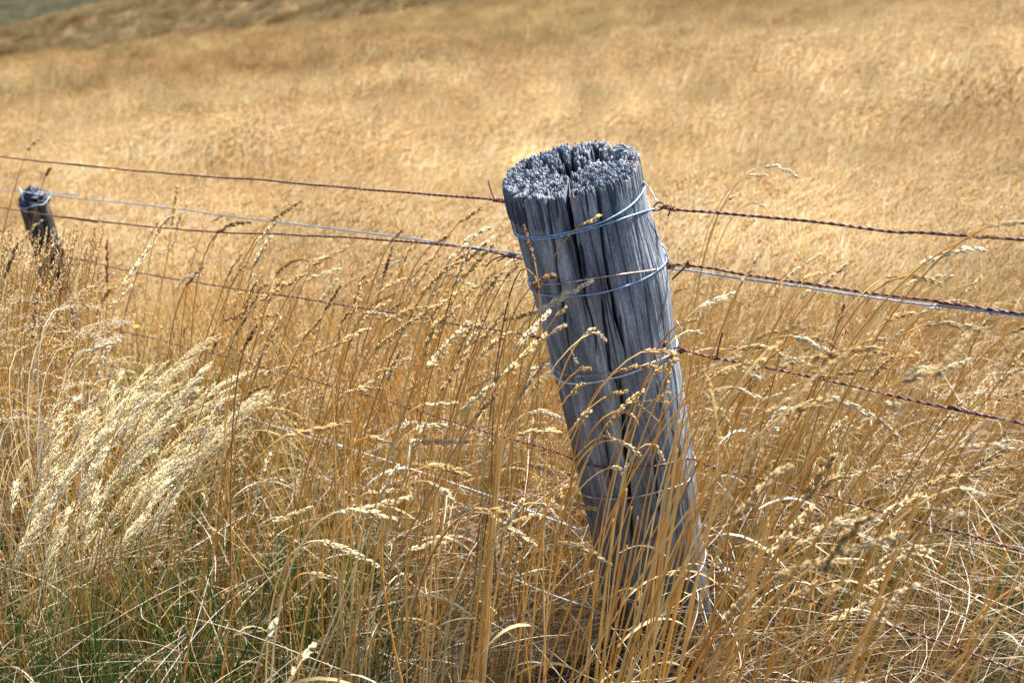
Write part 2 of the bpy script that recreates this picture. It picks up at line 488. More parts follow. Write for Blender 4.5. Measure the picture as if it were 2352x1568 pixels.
def crack_depth(PH, SS):
    D = np.zeros_like(PH)
    for ss, ph, hw, dep in cracks:
        wob = .006 * (vnoise(SS * 60, 0 * SS, int(hw * 1e6) % 97) - .5) + .010 * (vnoise(SS * 14, 0 * SS, 5) - .5)
        pc = np.interp(SS, ss, ph) + wob
        L = ss[-1] - ss[0]
        e = np.clip((SS - ss[0]) / (.18 * L) if ss[0] > 0 else 1., 0, 1) * np.clip((ss[-1] - SS) / (.3 * L), 0, 1)
        h = .85 * hw * (.3 + .7 * e) * (.75 + .5 * vnoise(SS * 25, 0 * SS, int(dep * 1e4)))
        d = (PH - pc + math.pi) % (2 * math.pi) - math.pi
        D = np.maximum(D, dep * np.minimum(e * 2, 1) * (e > 0) * np.exp(-(np.abs(d) * R0 / h) ** 4))
    return D

def build_post():
    root = bpy.data.objects.new('fence_post', None); COL.objects.link(root)
    M = Matrix(((EX[0], EY[0], AX[0], TOP[0]), (EX[1], EY[1], AX[1], TOP[1]), (EX[2], EY[2], AX[2], TOP[2]), (0, 0, 0, 1)))
    base = Matrix.Translation((TOP - AX * POSTLEN).tolist()) @ M.to_quaternion().to_matrix().to_4x4()
    root.matrix_world = base
    up = Vector((0, 0, POSTLEN))
    tag(root, 'leaning weathered blue grey round timber post bound with wire, in the tall dry grass', 'fence post')
    NU, NV = 1080, 440
    ph = np.linspace(-math.pi, math.pi, NU, endpoint=False)
    s = np.concatenate([np.linspace(0, .12, 90), np.linspace(.12, POSTLEN, NV - 90 + 1)[1:]])
    PH, SS = np.meshgrid(ph, s)
    # uneven, weathered sawn rim: fibres stop at different heights
    u = (ph + math.pi) / (2 * math.pi)
    rim = .0065 * (vnoise(u * 150, 0 * u, 3, per=150) - .5) + .004 * (vnoise(u * 420, 0 * u, 4, per=420) - .5) + .008 * (vnoise(u * 14, 0 * u, 6, per=14) - .5)
    SS = SS + (rim[None] + .004) * np.clip(1 - SS / .05, 0, 1)
    R = R0 + bulge(PH, SS)
    U = (PH + math.pi) / (2 * math.pi)
    R += .0042 * (vnoise(U * 20, SS * 1.6, 8, per=20) - .5) + .0011 * (vnoise(U * 75, SS * 4, 9, per=75) - .5) + .0007 * (vnoise(U * 260, SS * 9, 10, per=260) - .5)
    R -= (.0015 * np.clip(1 - np.abs(vnoise(U * 24, SS * 1.2, 12, per=24) - .5) * 22, 0, 1) + .0008 * np.clip(1 - np.abs(vnoise(U * 130, SS * 3, 13, per=130) - .5) * 9, 0, 1)) * (.3 + .7 * vnoise(U * 12, SS * 5, 14, per=12))
    R -= crack_depth(PH, SS)
    # edges wear back near the top
    R -= .003 * np.clip(1 - SS / .012, 0, 1) ** 2
    # knot with swirling dent
    V = np.stack([R * np.sin(PH) + bow(SS), -R * np.cos(PH), -SS], -1)
    n = len(s)
    idx = np.arange(n * NU).reshape(n, NU); nx = np.roll(idx, -1, 1)
    Fq = np.stack([idx[:-1], idx[1:], nx[1:], nx[:-1]], -1).reshape(-1, 4)
    V = V.reshape(-1, 3)
    # inner wall and recessed floor under the end grain
    r_in = np.maximum(R[0] - .006, .02)
    ring1 = np.stack([r_in * np.sin(ph), -r_in * np.cos(ph), -SS[0] - .001], -1)
    ring2 = np.stack([r_in * .97 * np.sin(ph), -r_in * .97 * np.cos(ph), np.full(NU, -.05)], -1)
    cen = np.array([[0, 0, -.05]])
    o1 = len(V); o2 = o1 + NU; oc = o2 + NU
    a = np.arange(NU); b = np.roll(a, -1)
    q1 = np.stack([a, b, b + o1, a + o1], -1); q2 = np.stack([a + o1, b + o1, b + o2, a + o2], -1)
    t3 = np.stack([a + o2, b + o2, np.full(NU, oc), np.full(NU, oc)], -1)[:, :3]
    V = np.concatenate([V, ring1, ring2, cen])
    F4 = np.concatenate([Fq, q1, q2])
    F3 = np.concatenate([F4[:, [0, 1, 2]], F4[:, [0, 2, 3]], t3])
    me = make_mesh('timber', V, F3, mat=M_WOOD, smooth=True)
    body = link('timber', me, root, up)
    # end grain: thousands of standing fibres
    g = .0020
    k = int(.11 / g)
    X, Y = np.meshgrid(np.arange(-k, k + 1) * g, np.arange(-k, k + 1) * g)
    X = X.ravel() + rng.uniform(-.45, .45, X.size) * g; Y = Y.ravel() + rng.uniform(-.45, .45, Y.size) * g
    rr = np.hypot(X, Y); pp = np.arctan2(X, -Y)
    rmax = np.interp((pp + math.pi) / (2 * math.pi), u, R[8]) + .0
    keep = (rr < rmax - .0012)
    # radial checks
    H = np.zeros(X.size)
    dd = crack_depth(pp, np.full(X.size, .02))
    for ss, cph, hw, dep in cracks[:27]:
        if ss[0] < .03 and dep > .015:
            c = cph[0]; reach = {True: .085, False: .035}[dep > .03]
            dang = (pp - c + math.pi) % (2 * math.pi) - math.pi
            lat = np.abs(np.sin(dang)) * rr + 9 * (np.cos(dang) < 0)
            lat = lat + .004 * (vnoise(rr * 220, 0 * rr, int(abs(c) * 100)) - .5)
            w = hw * 1.7 * np.clip((rr - (R0 - reach)) / .03, 0, 1)
            H = np.where((lat < w) & (rr > R0 - reach), -.09, H)
    for c, a0, a1, w in ((2.5, .01, .09, .006), (-2.6, .02, .1, .005), (2.1, .03, .08, .004), (-.35, .0, .05, .005), (.35, .01, .06, .004), (-1.4, .03, .085, .0035), (1.35, .04, .09, .0035), (-3.0, .02, .08, .004), (-1.9, .05, .1, .0025), (3.05, .0, .1, .0045), (1.7, .05, .1, .003), (-.9, .03, .07, .0015), (.9, .0, .06, .003)):
        dang = (pp - c + math.pi) % (2 * math.pi) - math.pi
        lat = np.abs(np.sin(dang) * rr + .004 * (vnoise(rr * 160, 0 * rr, int(c * 50)) - .5)) + 9 * (np.cos(dang) < 0)
        H = np.where((lat < w) & (rr > a0) & (rr < a1), -.09, H)
    # heart rot: the middle has sunk, plus a hollow on the right side
    H += -.020 * np.exp(-((X - .0) / .022) ** 2 - ((Y - .015) / .03) ** 2)
    H += -.024 * np.exp(-((X - .055) / .022) ** 2 - ((Y - .03) / .028) ** 2)
    H += -.010 * np.exp(-((X + .045) / .02) ** 2 - ((Y - .01) / .03) ** 2)
    H += .003 * np.sin(rr * 520 + 5 * vnoise(X * 40, Y * 40, 3)) * (rr < .085)
    H += .014 * (fbm(X * 75, Y * 75, 15) - .5) + (.004 * vnoise(X * 300, Y * 300, 16) - .002) - .030 * np.clip(1 - np.abs(fbm(X * 42 + 4, Y * 42, 17, 2) - .5) * 14, 0, 1)
    big = rng.random(X.size) < .012
    H += np.where(big & (H > -.04), rng.uniform(.003, .010, X.size), 0) + rng.uniform(-.0013, .0013, X.size)
    H = np.where(rr > .088, np.clip(H, -.09, .004) * np.where(H > -.05, .7, 1), H)
    keep &= H > -.048
    X, Y, H = X[keep], Y[keep], H[keep]
    N = len(X)
    ang = np.arctan2(Y, X) + rng.normal(0, .35, N)
    hx = g * rng.uniform(.5, 1.7, N); hy = g * rng.uniform(.28, .5, N)
    cx = np.stack([np.cos(ang) * hx, np.sin(ang) * hx], -1); cy = np.stack([-np.sin(ang) * hy, np.cos(ang) * hy], -1)
    corners = [(-1, -1), (1, -1), (1, 1), (-1, 1)]
    B = []; Tt = []
    for i, j in corners:
        xy = np.stack([X, Y], -1) + cx * i + cy * j
        B.append(np.concatenate([xy, np.full((N, 1), -.052)], 1))
        k_ = rng.uniform(.1, .85, (N, 1))
        xy2 = np.stack([X, Y], -1) + (cx * i + cy * j) * k_ + rng.normal(0, .0004, (N, 2))
        Tt.append(np.concatenate([xy2, (H + rng.uniform(-.0026, .0012, N))[:, None]], 1))
    mid = [np.concatenate([b[:, :2], np.minimum(t[:, 2:], H[:, None]) - .006], 1) for b, t in zip(B, Tt)]
    V = np.stack(B + mid + Tt, 1).reshape(-1, 3)
    i0 = (np.arange(N) * 12)[:, None, None]
    T = []
    for a_ in range(4):
        b_ = (a_ + 1) % 4
        T += [[a_, b_, 4 + b_, 4 + a_], [4 + a_, 4 + b_, 8 + b_, 8 + a_]]
    T += [[8, 9, 10, 11]]
    Fq = (i0 + np.array(T)[None]).reshape(-1, 4)
    cc = np.zeros((N, 12, 3)); cc[:, 8:] = rng.uniform(.1, .8, (N, 1, 1)); cc[:, 4:8] = 0
    me = make_mesh('end_grain', V, Fq, col=cc.reshape(-1, 3), mat=M_TOP)
    e = link('end_grain', me, root, up)
    tag(e, 'splintered pale blue sawn end of the post')
    # rusty nail and knot on the right side
    phi, sn = on_post(1521, 788)
    nl = TOP + EX * float(bow(sn)) - AX * sn + EX * math.sin(phi) * R0 - EY * math.cos(phi) * R0
    nd = EX * math.sin(phi) - EY * math.cos(phi)
    P = np.array([nl - nd * .02, nl + nd * .004, nl + nd * .007, nl + nd * .008])
    Vt, Ft, _ = tube(P, np.array([.0035, .0035, .006, .004]), 10)
    Mi = np.array(base.inverted())
    Vt = Vt @ Mi[:3, :3].T + Mi[:3, 3]
    link('nail', make_mesh('nail', Vt, Ft, mat=M_RUST, smooth=True), root)
    return root

build_post()

# ------------------------------------------------------------ wires
FD = nrm(np.array([-.774, .633, -.13]))
PN = nrm(np.cross(FD, [0, 0, 1]))
PQ = (P0 + P1) / 2

def on_fence(px, py, off=0.):
    d = ray(px, py)
    t = ((PQ + PN * off - C0) @ PN) / (d @ PN)
    return C0 + t * d

def wire_obj(name, parts, mat, origin, parent=None):
    V, Fq, _ = merge(parts)
    o = np.asarray(origin)
    ob = link(name, make_mesh(name, V - o, Fq, mat=mat, smooth=True), parent, None if parent else o.tolist())
    return ob

def twisted(path, rad=.00135, pitch=.026):
    P = catmull(path, 14)
    P = resample(P, .02)[0]
    jit = np.stack([fbm(np.arange(len(P)) * .12, np.full(len(P), k * 7.), 51) - .5 for k in range(3)], 1)
    P = P + jit * .006
    return [helix(P, rad * .72, pitch, 0, rad, 6), helix(P, rad * .72, pitch, math.pi, rad, 6)]

def wrap(c, d, r, turns, length, rad=.0012, ph=0):
    """tight coil round direction d at c"""
    d = nrm(d); a = nrm(np.cross(d, [0, 0, 1])); b = np.cross(d, a)
    t = np.linspace(0, turns * 2 * math.pi, int(turns * 14))
    P = c + np.outer(t / t[-1] * length, d) + np.outer(np.cos(t + ph) * r, a) + np.outer(np.sin(t + ph) * r, b)
    return tube(P, rad, 7)

def seg(pts, rad=.0012, n=8):
    return tube(catmull(pts, n), rad, 7)

def ext(path, k=6.):
    """carry a wire on beyond the frame along its last direction"""
    d = nrm(path[-1] - path[-2])
    return path + [path[-1] + d * k]

Fp = lambda L, off=0.: [on_fence(a, b, off) for a, b in L]
def lpath(L): return ext(Fp(L)[::-1])       # listed from the left edge, carried on to the left
def rpath(L): return ext(Fp(L), 1.2)

# top left, with its coiled end and upright tail
p = lpath([(0, 360), (160, 377), (330, 392), (600, 415), (850, 435), (1000, 447), (1130, 457), (1150, 460), (1172, 463)])
w = wire_obj('barbed_wire', twisted(p), M_RUST, p[0]); og = p[0]
tag(w, 'rusty twisted wire, highest strand left of the big post', 'fence wire', 'barbed wire strands of the fence')
c = on_fence(1134, 458); d = on_fence(1170, 463) - c
wire_obj('coiled_end', [wrap(c, d, .0032, 6, np.linalg.norm(d), .0013), seg(Fp([(1136, 459), (1131, 447), (1125, 430), (1121, 414)]), .0013)], M_RUST, og, w)
# top right
p = rpath([(1513, 474), (1550, 480), (1650, 488), (1750, 497), (1900, 512), (2050, 531), (2110, 533), (2200, 540), (2352, 551)])
w = wire_obj('barbed_wire', twisted(p), M_RUST, p[0]); og = p[0]
tag(w, 'rusty twisted wire, highest strand right of the big post', 'fence wire', 'barbed wire strands of the fence')
c = on_fence(1520, 472); d = on_fence(1552, 480) - c
wire_obj('knot', [wrap(c, d, .0036, 4.5, np.linalg.norm(d), .0013), seg(Fp([(1540, 478), (1538, 488), (1534, 496)]), .0013),
                  seg(Fp([(1500, 482), (1505, 470), (1517, 465), (1528, 472), (1520, 480), (1505, 484), (1498, 483)]), .0013)], M_RUST, og, w)
# second left
p = lpath([(0, 477), (150, 499), (400, 524), (600, 538), (800, 545), (1000, 560), (1110, 574), (1165, 586), (1200, 594)])
w = wire_obj('barbed_wire', twisted(p), M_RUST, p[0]); og = p[0]
tag(w, 'rusty twisted wire left of the big post, just under the thin blue one', 'fence wire', 'barbed wire strands of the fence')
c = on_fence(1168, 586); d = on_fence(1197, 592) - c
wire_obj('barb', [wrap(c, d, .0034, 3, np.linalg.norm(d) * .6, .0014), seg(Fp([(1178, 588), (1150, 590), (1130, 598), (1117, 612)]), .0013), seg(Fp([(1172, 580), (1160, 590), (1142, 601)]), .0012)], M_RUST, og, w)
# second right
p = rpath([(1530, 607), (1560, 607), (1620, 613), (1700, 628), (1850, 650), (2000, 672), (2130, 688), (2240, 706), (2352, 722)])
w = wire_obj('barbed_wire', twisted(p), M_RUST, p[0]); og = p[0]
tag(w, 'rusty twisted wire right of the big post with the blue wire close below', 'fence wire', 'barbed wire strands of the fence')
c = on_fence(1566, 607); d = on_fence(1600, 611) - c
wire_obj('barb', [wrap(c + d * .2, d, .0034, 2, .01, .0014), seg(Fp([(1582, 598), (1572, 614), (1556, 630), (1544, 641)], -.003), .0015), seg(Fp([(1581, 599), (1578, 611), (1572, 604)], -.004), .0014),
                  wrap(on_fence(1520, 610), on_fence(1552, 607) - on_fence(1520, 610), .0040, 3.5, .022, .0013)], M_RUST, og, w)
# third left
p = lpath([(0, 573), (150, 592), (300, 622), (480, 652), (700, 688), (930, 722), (1050, 745), (1190, 764), (1262, 778)])
w = wire_obj('barbed_wire', twisted(p, .00115, .03), M_RUST, p[0]); og = p[0]
tag(w, 'rusty twisted wire left of the big post, third strand from the top', 'fence wire', 'barbed wire strands of the fence')
c = on_fence(1222, 769); d = on_fence(1256, 777) - c
wire_obj('knot', [wrap(c, d, .0038, 3, np.linalg.norm(d), .0013)], M_RUST, og, w)
# third right
p = rpath([(1553, 803), (1575, 804), (1600, 811), (1640, 821), (1750, 841), (1850, 862), (2000, 895), (2150, 930), (2300, 963), (2352, 976)])
w = wire_obj('barbed_wire', twisted(p), M_RUST, p[0]); og = p[0]
tag(w, 'rusty twisted wire with an upright barb, third strand right of the big post', 'fence wire', 'barbed wire strands of the fence')
wire_obj('barb', [seg(Fp([(1640, 824), (1646, 819), (1651, 795), (1660, 762)]), .0014), wrap(on_fence(1634, 819), on_fence(1660, 824) - on_fence(1634, 819), .0034, 2, .01, .0014)], M_RUST, og, w)
wire_obj('knot', [seg(Fp([(1575, 806), (1560, 797), (1548, 802), (1556, 812), (1572, 806)]), .0015), seg(Fp([(1582, 808), (1566, 800), (1552, 812), (1530, 820)], -.003), .0014)], M_RUST, og, w)
# fourth: one strand that lies across the front of the post
L4 = [(0, 686), (64, 702), (300, 765), (500, 815), (662, 858), (900, 925), (1100, 985), (1230, 1022)]
mid = [on_post(*q) for q in [(1335, 1055), (1360, 1062), (1400, 1067), (1450, 1068), (1500, 1064), (1550, 1056), (1580, 1052)]]
pm = [post_pt(a, b, .004) for a, b in mid]
p4 = ext(Fp(L4)[::-1])[::-1] + [on_fence(1275, 1036, -.04)] + pm + ext(Fp([(1650, 1077), (1750, 1100), (1900, 1140), (2050, 1180), (2200, 1222), (2352, 1266)]), 1.0)
w = wire_obj('barbed_wire', twisted(p4, .00115, .03), M_RUST, p4[1])
tag(w, 'rusty twisted wire lying across the front of the big post low down in the grass', 'fence wire', 'barbed wire strands of the fence')
c = on_fence(1252, 1030, -.03)
wire_obj('barb', [seg([c + np.array(q) for q in ((-.012, 0, .012), (0, 0, 0), (.01, -.004, -.01))], .0013), seg([c + np.array(q) for q in ((.008, 0, .014), (0.002, 0, 0), (-.012, -.004, -.004))], .0013)], M_RUST, p4[1], w)
# fifth right, deep in the grass
p = rpath([(1600, 1288), (1738, 1333), (1836, 1370), (1986, 1417), (2117, 1458), (2352, 1545)])
w = wire_obj('barbed_wire', twisted(p), M_RUST, p[0])
tag(w, 'rusty wire low in the grass at the bottom right', 'fence wire', 'barbed wire strands of the fence')

# plain blue galvanised wires
def plain(path, rad, mat):
    P = resample(catmull(path, 14), .02)[0]
    jit = np.stack([fbm(np.arange(len(P)) * .08, np.full(len(P), k * 9.), 61) - .5 for k in range(3)], 1)
    return [tube(P + jit * .003, rad, 7)]
STK_OFF = .055
bl = Fp([(0, 437), (48, 440)], STK_OFF); bl0 = ext(bl[::-1])[::-1]
p = bl0 + [on_fence(78, 446, STK_OFF - .04), on_fence(108, 448, STK_OFF)] + Fp([(250, 463)], .03) + Fp([(400, 480), (650, 512), (900, 543), (1100, 571), (1200, 584)])
w = wire_obj('plain_wire', plain(p, .0013, M_GALV), M_GALV, p[-1])
tag(w, 'thin plain blue wire running from the big post to the far stake', 'fence wire', 'plain galvanised wires')
p = rpath([(1525, 618), (1600, 625), (1700, 640), (1800, 653), (1900, 668), (2000, 683), (2100, 697), (2240, 712), (2352, 726)])
w = wire_obj('plain_wire', plain(p, .0013, M_GALV), M_GALV, p[0])
tag(w, 'thin plain blue wire hugging the rusty one right of the big post', 'fence wire', 'plain galvanised wires')
p = lpath([(0, 838), (34, 846), (250, 882), (458, 925), (662, 989), (850, 1045), (1100, 1130), (1345, 1222)])
w = wire_obj('plain_wire', plain(p, .0016, M_WHITE), M_WHITE, p[0])
tag(w, 'white galvanised wire showing between the stems behind the pale plumes', 'fence wire', 'pale galvanised wires')
p = lpath([(0, 950), (375, 1057), (662, 1132), (788, 1172), (883, 1213), (1100, 1295), (1251, 1359), (1380, 1405)])
w = wire_obj('plain_wire', plain(p, .0014, M_WHITE), M_WHITE, p[0])
tag(w, 'bluish white wire lowest in the grass at the bottom left', 'fence wire', 'pale galvanised wires')

# loops tied round the post
def loop(front, lift=.0022, s_back=None, close=True, bend=.0):
    q = [on_post(*t) for t in front]
    ph = np.array([a for a, b in q]); s = np.array([b for a, b in q])
    if close:
        n = 14
        pb = np.linspace(ph[-1], ph[0] + 2 * math.pi, n + 2)[1:-1]
        sb = np.interp(np.linspace(0, 1, n + 2)[1:-1], [0, .5, 1], [s[-1], s_back if s_back is not None else (s[-1] + s[0]) / 2, s[0]])
        ph = np.concatenate([ph, pb, ph[:1] + 2 * math.pi]); s = np.concatenate([s, sb, s[:1]])
    k = np.linspace(0, len(ph) - 1, len(ph) * 8)
    ph = np.interp(k, np.arange(len(ph)), ph); s = np.interp(k, np.arange(len(s)), s)
    ker = np.ones(9) / 9
    if close:
        s = np.convolve(np.concatenate([s[-5:-1], s, s[1:5]]), ker, 'valid')
    else:
        s = np.convolve(np.concatenate([s[:1]] * 4 + [s] + [s[-1:]] * 4), ker, 'valid')
        ph = np.convolve(np.concatenate([ph[:1]] * 4 + [ph] + [ph[-1:]] * 4), ker, 'valid')
    return post_pt(ph, s, lift)

T1 = c1([(478, 930), (500, 1000), (600, 1048), (700, 1060), (850, 1045), (1050, 1000), (1180, 965), (1300, 930), (1500, 830), (1650, 730), (1740, 630), (1772, 570)])
T1b = [(a, b + 5) for a, b in T1[:8]] + c1([(1550, 868), (1700, 828), (1790, 803)])
og = post_pt(0, on_post(*T1[6])[1])
w = wire_obj('tie_wire', [tube(loop(T1, .0022), .0014, 7)], M_GALV, og)
tag(w, 'blue wire wound double round the post just under its sawn top', 'tie wire', 'wires tied round the post')
P = loop(T1b, .0028, close=False)
wire_obj('second_turn', [tube(np.concatenate([P, catmull([P[-1], on_fence(1493, 482, -.02), on_fence(1508, 478)], 8)[1:]]), .0013, 7)], M_GALV, og, w)
wire_obj('white_tail', [seg([post_pt(*on_post(Zc(1745), Zr(530)), .004)] + Fp(c1([(1790, 570), (1840, 640), (1862, 690), (1890, 722)])), .0012)], M_WHITE, og, w)

T2 = c2([(350, 165), (450, 205), (600, 222), (780, 215), (1000, 188), (1200, 135), (1400, 60), (1500, 0)]) + c1([(1850, 1370), (1920, 1290), (1950, 1220)])
og = post_pt(0, on_post(*T2[4])[1])
w = wire_obj('tie_wire', [tube(loop(T2, .0022, close=True), .0013, 7)], M_GALV, og)
tag(w, 'blue wire loop round the post level with the second strand', 'tie wire', 'wires tied round the post')
T2b = c1([(620, 1490), (740, 1512), (1000, 1498), (1200, 1458), (1400, 1430), (1600, 1402), (1850, 1372)])
P = loop(T2b, .0028, close=False)
wire_obj('rusty_turn', [tube(np.concatenate([P, catmull([P[-1], on_fence(1515, 613, -.02), on_fence(1530, 610)], 8)[1:]]), .0013, 7)], M_RUSTL, og, w)
wire_obj('white_tail', [seg(Fp(c1([(1925, 1130), (1965, 1180), (1985, 1250), (2000, 1310)])), .0012)], M_WHITE, og, w)

T3 = c2([(590, 1012), (640, 1052), (720, 1070), (850, 1066), (1000, 1042), (1120, 1010), (1300, 960), (1450, 900), (1600, 840), (1700, 770), (1775, 690)])
og = post_pt(0, on_post(*T3[4])[1])
w = wire_obj('tie_wire', [tube(loop(T3, .0024), .0016, 7)], M_WHITE, og)
tag(w, 'pale wire wound twice round the post at the third strand', 'tie wire', 'wires tied round the post')
T3b = c2([(578, 925), (620, 962), (700, 986), (800, 992), (950, 978), (1150, 945), (1350, 905), (1500, 860), (1640, 815), (1720, 785)])
P = loop(T3b, .003, close=False)
wire_obj('rusty_turn', [tube(np.concatenate([P, catmull([P[-1], on_fence(1552, 808, -.02)], 8)[1:]]), .0013, 7)], M_RUSTL, og, w)
wire_obj('white_tail', [seg(Fp(c2([(1758, 480), (1800, 545), (1806, 620), (1785, 700), (1770, 745)])), .0013)], M_WHITE, og, w)

T4 = c3([(222, 445), (300, 460), (400, 466), (500, 458), (600, 438), (700, 418), (780, 398), (850, 370)])
og = post_pt(0, on_post(*T4[3])[1])
w = wire_obj('tie_wire', [tube(loop(T4, .0024), .0016, 7)], M_RUSTL, og)
tag(w, 'thin half rusted wire loop round the post below the strand across its front', 'tie wire', 'wires tied round the post')
T5 = c3([(320, 955), (400, 982), (500, 990), (600, 988), (700, 978), (800, 960), (900, 930)])
og = post_pt(0, on_post(*T5[3])[1])
P5 = loop(T5, .0024, close=False)
w = wire_obj('tie_wire', [tube(loop(T5, .0016), .0012, 7)], M_RUSTL, og)
tag(w, 'lowest wire loop round the post with a twisted tail sticking out to the right', 'tie wire', 'wires tied round the post')
wire_obj('tail', [seg([P5[-1]] + [on_fence(a, b, -.03) for a, b in c3([(1000, 915), (1060, 905), (1100, 900)])], .0013), wrap(on_fence(1655, 1306, -.03), on_fence(1682, 1310, -.03) - on_fence(1655, 1306, -.03), .003, 3, .016, .0011),
                   seg([on_fence(a, b, -.03) for a, b in c3([(1055, 890), (1035, 850), (1010, 815)])], .001)], M_WHITE, og, w)

# ------------------------------------------------------------ the far stake
def build_stake():
    A = on_fence(79, 452, STK_OFF + .02); B_ = on_fence(132, 660, STK_OFF + .06)
    ax = nrm(A - B_)
    L = 1.05
    base = A - ax * L
    ex = nrm(np.cross([0, 1, 0], ax)); ey = np.cross(ax, ex)
    root = bpy.data.objects.new('wooden_stake', None); COL.objects.link(root)
    root.matrix_world = Matrix(((ex[0], ey[0], ax[0], base[0]), (ex[1], ey[1], ax[1], base[1]), (ex[2], ey[2], ax[2], base[2]), (0, 0, 0, 1)))
    tag(root, 'dark narrow stake with a blackened top at the far left end of the wires', 'fence stake')
    NU, NV = 120, 160
    ph = np.linspace(-math.pi, math.pi, NU, endpoint=False); z = np.linspace(0, L, NV)
    PH, ZZ = np.meshgrid(ph, z); U = (PH + math.pi) / 2 / math.pi
    R = .040 + .004 * np.sin(PH * 2) + .014 * (vnoise(U * 7, ZZ * 4, 71, per=7) - .5) + .006 * (vnoise(U * 30, ZZ * 9, 72, per=30) - .5)
    R += .006 * np.clip((L - ZZ) * 1.5, 0, 1) + .010 * np.exp(-((PH - 1.5) / .5) ** 2 - ((ZZ - (L - .17)) / .03) ** 2)
    for c_, w_ in ((-.2, .1), (.6, .06), (-1.0, .05), (2.5, .1), (-2.4, .1)):
        R -= .018 * np.exp(-((PH - c_ - .15 * np.sin(ZZ * 9)) / w_) ** 2)
    V = np.stack([R * np.sin(PH), -R * np.cos(PH), ZZ + .02 * (vnoise(U * 22, 0 * U, 73, per=22) - .5) * (ZZ > L - .01)], -1).reshape(-1, 3)
    idx = np.arange(NU * NV).reshape(NV, NU); nx = np.roll(idx, -1, 1)
    Fq = np.stack([idx[:-1], nx[:-1], nx[1:], idx[1:]], -1).reshape(-1, 4)
    V = np.concatenate([V, [[0, 0, L - .012]]])
    cap = np.stack([idx[-1], nx[-1], np.full(NU, len(V) - 1)], -1)
    F3 = np.concatenate([Fq[:, [0, 1, 2]], Fq[:, [0, 2, 3]], cap])
    me = make_mesh('timber', V, F3, mat=M_STAKE, smooth=True); o = link('timber', me, root)
    # blackened ragged top
    m, nt, out = newmat('blackened tar')
    p = nt.nodes.new('ShaderNodeBsdfPrincipled')
    tcn = nt.nodes.new('ShaderNodeTexCoord')
    nt.links.new(ramp(nt, noise(nt, tcn.outputs['Object'], 60), [(.4, (.003, .004, .012)), (.7, (.008, .014, .06))]), p.inputs['Base Color'])
    p.inputs['Roughness'].default_value = .5
    nt.links.new(p.outputs[0], out.inputs['Surface'])
    t = np.linspace(0, 1, 16)
    prof = np.interp(t, [0, .1, .3, .55, .6, .85, 1], [.036, .041, .038, .027, .020, .018, .004])
    PH, TT = np.meshgrid(ph, t); U = (PH + math.pi) / 2 / math.pi
    R = prof[:, None] * (.8 + .9 * (vnoise(U * 7, TT * 4, 75, per=7) - .5) + .3 * (vnoise(U * 25, TT * 9, 76, per=25) - .5))
    V = np.stack([R * np.sin(PH) - .006 * TT, -R * np.cos(PH), L - .012 + TT * .045 + .014 * (vnoise(U * 11, TT * 3, 77, per=11) - .5) * TT], -1).reshape(-1, 3)
    idx = np.arange(16 * NU).reshape(16, NU); nx = np.roll(idx, -1, 1)
    Fq = np.stack([idx[:-1], nx[:-1], nx[1:], idx[1:]], -1).reshape(-1, 4)
    F3 = np.concatenate([Fq[:, [0, 1, 2]], Fq[:, [0, 2, 3]]])
    link('blackened_top', make_mesh('blackened_top', V, F3, mat=m), root)
    a = np.linspace(0, 2 * math.pi, 40)
    ringp = np.stack([.047 * np.sin(a), -.047 * np.cos(a), L - .010 + .010 * np.sin(a)], -1)
    V, F3, _ = tube(ringp + .003 * np.stack([np.sin(a * 3), np.cos(a * 2), np.sin(a * 5)], -1), .0018, 7)
    wl = np.array([[-.02, -.034, L - .018], [-.021, -.03, L + .0], [-.024, -.02, L + .02], [-.034, -.005, L + .03]])
    V2, F2, _ = tube(catmull(wl, 8), .0018, 6)
    V, F3, _ = merge([(V, F3, V), (V2, F2, V2)])
    link('wire_binding', make_mesh('wire_binding', V, F3, mat=M_GALV, smooth=True), root)
build_stake()

# ------------------------------------------------------------ grasses
AMBER = np.array([[.68, .41, .11], [.73, .47, .15], [.62, .35, .08], [.77, .56, .25], [.50, .26, .06]])
FIELD1 = np.array([[.65, .53, .27], [.60, .46, .22], [.71, .60, .36], [.53, .40, .18]])
FIELD2 = np.array([[.82, .76, .57], [.78, .715, .50], [.85, .825, .68], [.72, .64, .41]])
PALE = np.array([[.74, .60, .32], [.78, .66, .40], [.66, .50, .23], [.80, .73, .60], [.74, .70, .64]])
HEADC = np.array([[.60, .41, .18], [.66, .48, .24], [.54, .35, .15], [.72, .57, .34]])
BROWN = np.array([[.22, .125, .055], [.28, .16, .07], [.30, .19, .09]])
GREEN = np.array([[.035, .085, .014], [.06, .12, .022], [.11, .17, .04], [.02, .055, .010]])  # greens darkened to deepen the shade low in the grass
PLUME = np.array([[.84, .74, .50], [.87, .79, .58], [.82, .69, .43]])
WHITE = np.array([[.78, .69, .54], [.74, .64, .48], [.76, .70, .62]])

def pick(pal, n, r=None, jit=.1):
    r = r or rng
    return pal[r.integers(0, len(pal), n)] * r.uniform(1 - jit, 1 + jit, (n, 1))

